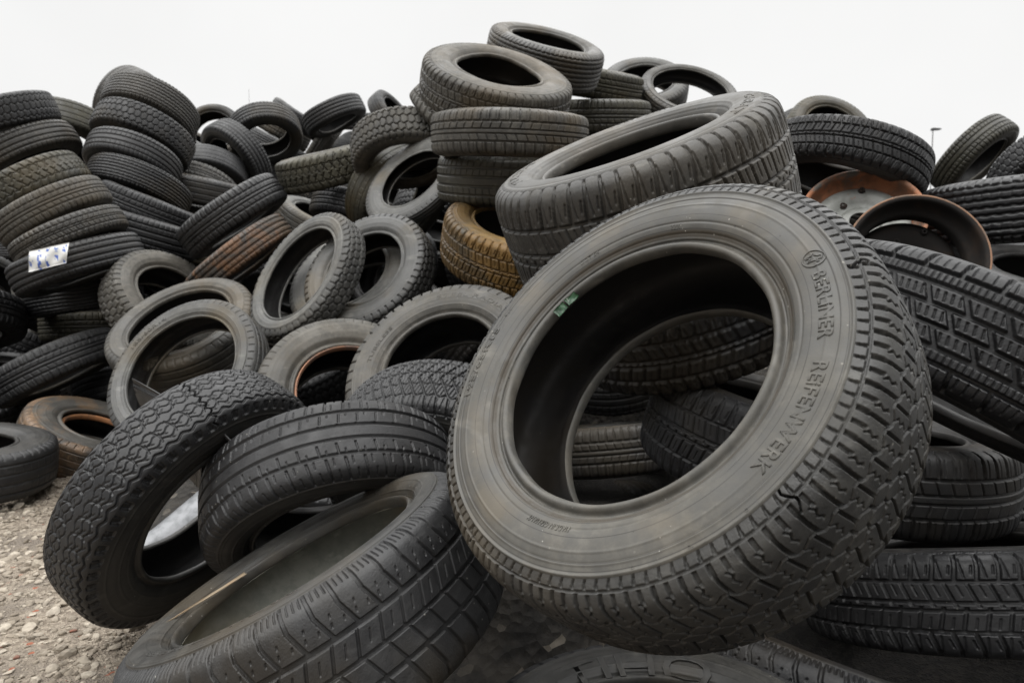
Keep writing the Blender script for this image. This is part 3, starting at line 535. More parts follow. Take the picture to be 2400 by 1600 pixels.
 ((-3.1958, 4.8828, 1.8921), (0.0401, -0.4091, -0.9116), 0.3534, 0.31, 0.62, 'worn', 'olive', 2, 0.0, 0.8, 'plain', 'a0', 'brownish tyre on the skyline in the gap between the two left stacks'),
 ((-3.5674, 4.5718, 0.7941), (0.7768, -0.1315, 0.6159), 0.31, 0.311, 0.62, 'block', 'dark', 2, 0.0, 0.8, 'plain', 'a10', 'dark tyre at the left edge behind the foot of the leaning stack'),
 ((-0.7671, 4.2399, 0.9213), (-0.5579, -0.7569, 0.3404), 0.3312, 0.31, 0.62, 'worn', 'black', 2, 0.0, 0.8, 'plain', 'g1', 'black tyre standing right behind the pale ring beside the yellow muddy tyre'),
 ((0.4353, 1.6594, 0.7432), (-0.3237, -0.266, 0.908), 0.31, 0.3, 0.62, 'fulda', 'dark', 2, 0.0, 0.8, 'plain', 'f2', 'tyre lying beneath the large tilted lettered one'),
]
RIMS = [([1.2398, 2.3985, 1.0099], [-0.26, -0.7921, 0.5522]), ([1.2558, 2.1207, 0.8666], [-0.2324, -0.9316, 0.2795])]
FILL = [  # filler tyres added so gaps between the others show no sky
 (1.911, 2.366, 0.776, -0.028, 0.375, -0.927, 0.303, 0.306, 0.64, 198),
 (0.444, 2.902, 0.481, -0.182, -0.465, 0.866, 0.295, 0.303, 0.617, 235),
 (2.179, 3.689, 1.12, 0.441, -0.443, 0.78, 0.301, 0.322, 0.602, 93),
 (-1.068, 3.527, 0.355, -0.227, -0.422, 0.878, 0.307, 0.332, 0.606, 4),
 (-3.643, 5.028, 0.38, -0.095, 0.925, 0.367, 0.317, 0.299, 0.608, 21),
 (-3.195, 4.257, 0.42, 0.228, 0.425, 0.876, 0.292, 0.332, 0.614, 133),
 (-0.153, 3.413, 0.516, -0.687, 0.303, 0.66, 0.314, 0.291, 0.657, 12),
 (0.386, 2.772, 0.248, -0.115, 0.055, 0.992, 0.296, 0.273, 0.655, 500),
 (-1.322, 4.109, 0.835, 0.104, 0.419, 0.902, 0.32, 0.315, 0.647, 146),
 (-0.534, 4.758, 1.011, 0.368, -0.14, 0.919, 0.307, 0.328, 0.632, 74),
 (-0.772, 4.77, 1.525, 0.237, 0.411, 0.88, 0.304, 0.331, 0.603, 17),
 (-2.862, 3.608, 0.221, 0.196, -0.419, 0.887, 0.323, 0.321, 0.63, 109),
 (-2.353, 4.064, 0.194, -0.249, 0.238, 0.939, 0.302, 0.334, 0.634, 190),
 (-0.502, 4.433, 1.273, 0.256, 0.351, 0.901, 0.29, 0.328, 0.635, 182),
 (-4.05, 5.546, 1.076, -0.082, 0.17, 0.982, 0.321, 0.278, 0.655, 28),
 (2.822, 3.793, 1.083, -0.146, -0.375, 0.916, 0.303, 0.271, 0.62, 22),
 (-2.204, 7.865, 1.968, 0.971, -0.236, 0.035, 0.293, 0.292, 0.627, 9),
 (-1.552, 4.715, 0.537, -0.22, 0.341, 0.914, 0.304, 0.307, 0.621, 3),
 (-1.051, 5.297, 0.969, -0.504, 0.017, 0.864, 0.312, 0.271, 0.641, 6),
 (-3.152, 6.184, 0.847, 0.236, 0.366, 0.9, 0.311, 0.299, 0.613, 23),
 (-0.083, 3.688, 0.986, -0.664, 0.747, 0.035, 0.312, 0.332, 0.607, 19),
 (-3.559, 7.779, 2.453, 0.552, -0.152, 0.82, 0.317, 0.278, 0.604, 9),
 (2.39, 4.481, 0.977, -0.014, -0.445, 0.895, 0.304, 0.331, 0.61, 6),
 (-0.395, 5.893, 1.126, -0.755, -0.472, 0.456, 0.314, 0.304, 0.657, 3),
 (-0.485, 5.038, 0.769, 0.505, -0.336, 0.795, 0.301, 0.323, 0.622, 5),
 (0.406, 2.731, 0.135, -0.083, 0.176, 0.981, 0.29, 0.336, 0.641, 10),
 (1.577, 2.003, 0.135, -0.123, 0.116, 0.986, 0.293, 0.282, 0.653, 3),
 (-0.567, 2.202, 0.115, 0.07, -0.057, 0.996, 0.309, 0.298, 0.618, 3),
]
CUTS = {'zigzag': ((1.95, .03, -1.2, 1.3, .006, .9),), 'hero': ((.53, .0, .95, 1.32, .008, .8), (-1.95, .0, .95, 1.32, .005, .3), (-.45, .0, .9, 1.32, .004, .2))}
byname = {}
for c, n, R, w, rb, d, m, res, roll, wear, side, key, label in TYRES:
    near = key in ('hero', 'bottom', 'zigzag', 'ribbed', 'fulda')
    t, walls, prof = make_tyre('tyre', c, n, R, w, rb, d, kind(m), res, roll, wear, (0, 0, 0, 0, 0) if near else None, side, False, CUTS.get(key, ()))
    tag(t, label, 'tyre', G1); byname[key] = (t, walls, prof)
FILL_LABELS = {0: 'dark tyre at the right edge in the gap below the rusty steel rims', 1: 'dark tyre highest among those seen through the opening of the big lettered tyre',
 2: 'dark tyre directly behind the two rusty steel rims', 5: 'dark tyre at the left edge just above the long slanting one', 7: 'dark tyre low at the left inside the opening of the big lettered tyre',
 8: 'dark tyre seen between the round small-holed tyre and the slim upright pale one', 9: 'dark tyre in the gap between the pale ring and the yellow muddy tyre', 11: 'dark tyre at the left edge below the long slanting one',
 12: 'dark tyre between the long slanting tyre at left and the open pale ring', 13: 'dark tyre behind the lower end of the thin grey ring beside the middle stack'}
for i, (cx, cy, cz, nx, ny, nz, R, w, rb, vis) in enumerate(FILL):
    if i == 7: continue
    far = math.dist((cx, cy, cz), CAM)
    t, _, _ = make_tyre('tyre', (cx, cy, cz), (nx, ny, nz), R, w, rb, ('slots', 'ribs4', 'worn', 'block', 'ribs6')[i % 5], kind('dark' if i % 4 == 1 and i > 12 else 'black'), 2 if far < 3 else 3, rng.uniform(0, TAU), .8)
    if i in FILL_LABELS: tag(t, FILL_LABELS[i], 'tyre', G1)
    else: tag(t, 'dark worn tyre wedged deep in a shadowed gap of the heap', 'tyre', 'tyres wedged deep in shadowed gaps')
# ---------------------------------------------------------------- lettering and moulded marks
def letters(key, items):
    t, walls, prof = byname[key]
    out = []
    for text, r, a0, a1, size, ol, h in items: out.append(emboss(t, walls[0], prof, text, r, a0, size, ol, h, a1))
    return out
letters('hero', [('BERLiNER', .800, .545, .170, .066, .045, .004), ('REiFENWERK', .803, .070, -.462, .066, .045, .004),
    ('195/65R15', .838, -2.775, -3.275, .060, .045, .004), ('91T', .845, 2.93, 2.86, .036, .03, .003), ('TL', .845, 2.74, 2.70, .032, .03, .003),
    ('MADE IN GERMANY', .722, -1.39, -1.685, .034, False, .003), ('2207', .70, 1.66, 1.58, .030, False, .002), ('DOT E4', .715, 2.35, 2.2, .03, False, .002)])
letters('fulda', [('FULDA', .800, -2.03, -2.95, .085, .05, .004), ('CARAT', .815, .68, -.02, .075, .05, .004), ('195/50R15', .80, 2.4, 1.7, .06, .03, .003)])
letters('bottomc', [('TIHO', .70, -2.50, -3.75, .20, False, .0009)])
letters('six', [('STEEL RADIAL', .80, 1.9, .8, .07, .03, .004), ('TUBELESS', .74, 3.2, 2.6, .05, .03, .004)])
letters('fortysix', [('185/60R14', .83, 2.9, 2.2, .07, .03, .004)])
letters('bottom', [('RADIAL TUBELESS', .80, .4, -.8, .055, .03, .003)])
ring = [(.5+.62*math.cos(a), .5+.62*math.sin(a)) for a in np.linspace(0, TAU, 40)]
bear = [(.25, .1), (.35, .12), (.38, .3), (.5, .32), (.55, .12), (.66, .12), (.66, .4), (.72, .55), (.86, .62), (.84, .70), (.68, .66), (.66, .78), (.72, .9), (.62, .94), (.5, .98), (.42, .9), (.44, .78), (.28, .62), (.16, .66), (.14, .58), (.28, .48), (.27, .3), (.25, .1)]
arc = lambda y0, s: [(.5+.5*math.cos(a), y0+s*.5*math.sin(a)) for a in np.linspace(.3, 2.8, 14)]
tt, ww, pp = byname['hero']
emboss_path(tt, ww[0], pp, [ring, bear], .804, .625, .062)
# moulded circles and code panel on the shoulder band
for a_ in (-1.05, -.82, -.58): emboss_path(tt, ww[0], pp, [[(.5+.35*math.cos(b), .5+.35*math.sin(b)) for b in np.linspace(0, TAU, 16)]], .872, a_, .016)
# pale dusty lining of the large tyre at the bottom
t_, _, _ = byname['bottom']
pal = rubber('pale_dusty_lining', black=(.15, .155, .14), dust=(.27, .27, .24), amt=.7, rough=.8, speck=.1, bump=.06, spec=.2)
for ch in t_.children:
    if ch.name.startswith('inner_liner'): ch.data.materials[0] = pal
def pix(px, py, f):      # where a line of sight through the surveyed camera meets the distance f
    x = (px-1200)/1560*f; y = -(py-800)/1560*f; p = math.radians(4)
    return Vector((x, f*math.cos(p)+y*math.sin(p), .77+y*math.cos(p)-f*math.sin(p)))
# ---------------------------------------------------------------- rusty steel rims
rust = plain('rusty_orange_steel', (.30, .12, .055), .75, .0, (.16, .075, .04), 18, (.4, .62), .3, (.10, .095, .085), 5., (.56, .66))
greyst = plain('grey_painted_steel', (.26, .265, .25), .5, .1, (.16, .165, .15), 14, (.4, .7), .15, (.32, .12, .06), 9., (.63, .70))
darkst = plain('shade_black_steel', (.010, .008, .007), .9, .0, (.030, .018, .011), 12, (.45, .7), .3)  # shade inside the front rim put into the colour; also on bolt holes, valves
def spin(name, P, n, mat, parent, R):
    sp, _ = catmull(P, n); th = np.linspace(0, TAU, 180, endpoint=False)
    co = revolve(sp[:, 0][None, :], sp[:, 1][None, :]+0*th[:, None], th, (0, 0, 0, 0, 0), R)
    return link_mesh(name, co, grid_faces(180, n), mat, parent)
def rim(c, n, R, mats, label, deep, roll):
    root = bpy.data.objects.new('wheel_rim', None); COL.objects.link(root)
    u, v, nn = frame(n); M = Matrix(((u[0], v[0], nn[0], c[0]), (u[1], v[1], nn[1], c[1]), (u[2], v[2], nn[2], c[2]), (0, 0, 0, 1)))
    root.matrix_world = M @ Matrix.Rotation(roll, 4, 'Z'); tag(root, label, 'wheel rim', 'rusty steel rims lying among the tyres')
    # barrel: flange, bead seat, drop centre, bead seat, flange, with thickness
    B = [(.375, 1.0), (.37, .965), (.34, .945), (.20, .93), (.13, .90), (.07, .82), (-.10, .81), (-.17, .90), (-.33, .925), (-.36, .95), (-.365, 1.0), (-.38, 1.0), (-.385, .94), (-.34, .905), (-.20, .885), (-.12, .79), (.06, .79), (.14, .87), (.22, .91), (.35, .925), (.388, .955), (.390, 1.0), (.375, 1.0)]
    spin('barrel', B, 150, mats[0], root, R)
    z = -deep
    D = [(z-.05, .81), (z+.02, .78), (z+.07, .70), (z+.085, .60), (z+.05, .50), (z+.01, .42), (z+.0, .34), (z+.05, .30), (z+.06, .20), (z+.04, .195), (z+.03, .30), (z-.02, .36), (z+.03, .52), (z+.06, .62), (z+.045, .70), (z-.02, .79), (z-.05, .81)]
    d = spin('disc', D, 110, mats[1], root, R)
    import bmesh
    def knob(name, r, zz, ang, s, mat, par, L_=.05):
        th = np.linspace(0, TAU, 24, endpoint=False)
        pr = [(0, s*.35), (L_, s*.35), (L_+.01, s*.5), (L_+.01, s), (L_-.01, s*1.1), (0, s*1.35), (-.01, s*1.5)]
        P = np.array([[(r+q*math.cos(t)*1.) , q*math.sin(t), zz+h] for t in th for h, q in pr])*R
        ca, sa = math.cos(ang), math.sin(ang); P = P@np.array([[ca, sa, 0], [-sa, ca, 0], [0, 0, 1]])
        link_mesh(name, P, grid_faces(24, len(pr)), mat, par)
    for k in range(4): knob('bolt_hole', .47, z+.035, TAU*k/4, .05, darkst, d, .012)
    knob('valve', .66, z+.085, .9, .045, darkst, root, .05)
    return root
r1, r2 = RIMS
rim(r1[0], r1[1], .2, (rust, greyst), 'rusty orange steel rim with grey painted centre, rear one of the two', -.12, .6)
rr = rim(r2[0], r2[1], .2, (darkst, darkst), 'steel rim with thin rusty edge and its shaded inside coloured black, front one of the two', .25, .2)
spin('rim_edge', [(.372, 1.004), (.383, 1.010), (.394, 1.004), (.394, .985), (.383, .975), (.372, .985), (.372, 1.004)], 24, plain('thin_rust', (.24, .13, .075), .75, 0, (.15, .10, .07), 16), rr, .2)
# a rusty rim still sits in the rusty tyre on the gravel, and a rusty ring edge in another
def ring_in(key, name, mat, z, r0, r1, lbl=None):
    t, walls, prof = byname[key]; w_ = [a for a in TYRES if a[11] == key][0]; wd, rb, R = w_[3], w_[4], w_[2]
    P = [(z*wd, rb*r0), (z*wd+.02, rb*(r0+r1)/2), (z*wd, rb*r1), (z*wd-.05, rb*r1), (z*wd-.06, rb*r0), (z*wd, rb*r0)]
    return spin(name, P, 40, mat, t, R)
ring_in('seven', 'bead_ring', plain('orange_bead', (.34, .17, .10), .7, 0, (.20, .13, .10), 25, (.4, .65)), .80, .995, .955)
ring_in('rusty', 'rusty_bead', plain('rust_brown', (.30, .13, .05), .8, 0, (.13, .07, .04), 20, (.4, .65)), .55, 1.0, .90)
# ---------------------------------------------------------------- small things
def sheet(name, corners, nu, nv, bulge, thick, mat, crumple=0., seed=1):
    A, B, C_, D_ = [np.array(c, float) for c in corners]; r = np.random.default_rng(seed)
    U, V = np.meshgrid(np.linspace(0, 1, nu), np.linspace(0, 1, nv), indexing='ij'); U = U[..., None]; V = V[..., None]
    P = (1-U)*(1-V)*A+U*(1-V)*B+U*V*C_+(1-U)*V*D_
    nrm = np.cross(B-A, D_-A); nrm /= np.linalg.norm(nrm)
    off = bulge*(1-(2*V-1)**2)
    for k in range(5): off = off+crumple*r.normal()*np.sin((U*r.uniform(4, 13)+V*r.uniform(-12, 12))+r.uniform(0, 6))
    top = P+nrm*off; bot = top-nrm*thick
    f = grid_faces(nu, nv, False); n = nu*nv; rimf = []
    idx = np.arange(n).reshape(nu, nv)
    loop = list(idx[:, 0])+list(idx[-1, 1:])+list(idx[-2::-1, -1])+list(idx[0, -2:0:-1])
    for a, b in zip(loop, loop[1:]+loop[:1]): rimf.append([a, b, b+n, a+n])
    return link_mesh(name, np.vstack([top.reshape(-1, 3), bot.reshape(-1, 3)]), np.vstack([f, f[:, ::-1]+n, np.array(rimf)]), mat)
c = Vector((-2.135, 3.085, .945))
pm, ntp, bp2 = nodes('white_blue_print'); tcp = N(ntp, 'ShaderNodeTexCoord')
mp = N(ntp, 'ShaderNodeMapping'); ntp.links.new(tcp.outputs['Generated'], mp.inputs[0])
br = N(ntp, 'ShaderNodeTexBrick'); br.offset = 0.; br.inputs['Scale'].default_value = 1.; br.inputs['Brick Width'].default_value = .20; br.inputs['Row Height'].default_value = .62; br.inputs['Mortar Size'].default_value = .055; br.inputs['Mortar Smooth'].default_value = .1
br.inputs['Color1'].default_value = (.06, .13, .50, 1); br.inputs['Color2'].default_value = (.25, .35, .62, 1); br.inputs['Mortar'].default_value = (.80, .80, .78, 1)
cb = N(ntp, 'ShaderNodeCombineXYZ'); sp_ = N(ntp, 'ShaderNodeSeparateXYZ'); ntp.links.new(tcp.outputs['Generated'], sp_.inputs[0]); ntp.links.new(sp_.outputs['X'], cb.inputs['X']); ntp.links.new(sp_.outputs['Z'], cb.inputs['Y']); ntp.links.new(cb.outputs[0], br.inputs['Vector'])
nz_ = N(ntp, 'ShaderNodeTexNoise'); nz_.inputs['Scale'].default_value = 6.; ntp.links.new(tcp.outputs['Generated'], nz_.inputs['Vector'])
ntp.links.new(mixc(ntp, ramp(ntp, nz_.outputs['Fac'], .42, .5), br.outputs['Color'], (.80, .80, .78)), bp2.inputs['Base Color']); bp2.inputs['Roughness'].default_value = .5
ex = Vector((.85, .45, .36))*.088; ey = Vector((-.16, -.06, .98))*.046
tag(sheet('wrapper', [c-ex-ey*.9, c+ex*.7-ey*1.1, c+ex*1.05+ey*.8, c-ex*.75+ey*1.05], 24, 16, .008, .0015, pm, .0022), 'crumpled white wrapper with blue print stuck on the left stack', 'wrapper')
gm_ = plain('green_plastic', (.02, .07, .028), .4, 0, (.01, .03, .015), 60, (.4, .6), 0, (.35, .42, .33), 90., (.6, .66))
a_ = Vector((.0815, 1.006, .756)); d1 = Vector((.015, -.002, .0155)); d2 = Vector((.004, -.003, -.004))
tag(sheet('plastic_scrap', [a_-d1-d2, a_-d1*.05-d2*1.1, a_-d1*.05+d2, a_-d1*.95+d2*1.2], 8, 6, .001, .001, gm_, .0006), 'lower of two green plastic scraps on the bead of the big lettered tyre', 'plastic scrap', 'green plastic scraps on the bead')
tag(sheet('plastic_scrap', [a_+d1*.1-d2, a_+d1*1.0-d2*.8, a_+d1*1.05+d2*.9, a_+d1*.1+d2], 8, 6, .001, .001, gm_, .0006, 3), 'upper of two green plastic scraps on the bead of the big lettered tyre', 'plastic scrap', 'green plastic scraps on the bead')
tag(sheet('wood_splinter', [(-.585, 1.082, .2185), (-.507, 1.226, .2455), (-.501, 1.224, .2430), (-.584, 1.081, .2180)], 12, 5, .0008, .002, plain('pale_wood', (.24, .19, .13), .8, 0, (.26, .19, .12), 40), .0006), 'thin tan wood splinter lying on the bead of the large bottom tyre', 'wood splinter')
pts = [(310, 1290, 1.84), (560, 1070, 2.0), (580, 1165, 1.90), (330, 1318, 1.78)]
tag(sheet('metal_sheet', [pix(*p) for p in pts], 50, 16, -.03, .002, plain('dull_zinc', (.22, .225, .235), .45, .3, (.12, .125, .13), 26, (.4, .66), .1), .0004), 'curved dull grey metal sheet seen through the zigzag tread tyre', 'metal sheet')
# ---------------------------------------------------------------- far lamp post and thin mast
def tube(name, p0, p1, r0, r1, mat, parent=None, k=12):
    p0, p1 = Vector(p0), Vector(p1); d = (p1-p0).normalized(); a = d.orthogonal().normalized(); b = d.cross(a)
    P = [p+(a*math.cos(TAU*i/k)+b*math.sin(TAU*i/k))*r for i in range(k) for p, r in ((p0, r0), (p1, r1))]
    return link_mesh(name, np.array(P), grid_faces(k, 2), mat, parent)
st = plain('galvanised_grey', (.20, .20, .20), .6)
bx, by, bh = 30.7, 49.5, 12.75
lp = bpy.data.objects.new('lamp_post', None); COL.objects.link(lp); lp.location = (bx, by, 0); tag(lp, 'distant tall lamp post with flat head above the right of the heap', 'lamp post')
o_ = tube('pole', (0, 0, -.1), (0, 0, bh), .05, .035, st, lp)
import bmesh
bm = bmesh.new(); bmesh.ops.create_cube(bm, size=1.)
for v_ in bm.verts: v_.co.x = v_.co.x*.62+.22; v_.co.y *= .3; v_.co.z = v_.co.z*(.08 if v_.co.x > .3 else .16)+bh+.05
bmesh.ops.bevel(bm, geom=bm.edges[:], offset=.03, segments=2)
me = bpy.data.meshes.new('lamp_head'); bm.to_mesh(me); bm.free(); me.materials.append(plain('dark_lamp', (.05, .05, .05), .5)); lo = bpy.data.objects.new('lamp_head', me); COL.objects.link(lo); lo.parent = lp
tag(tube('mast', (-22.4, 58, 0), (-22.4, 58, 18.2), .025, .012, st), 'very thin distant mast rising behind the left of the heap', 'mast')
MX0, MY0 = -6.0, 0.9  # corner of the added mound's height grid
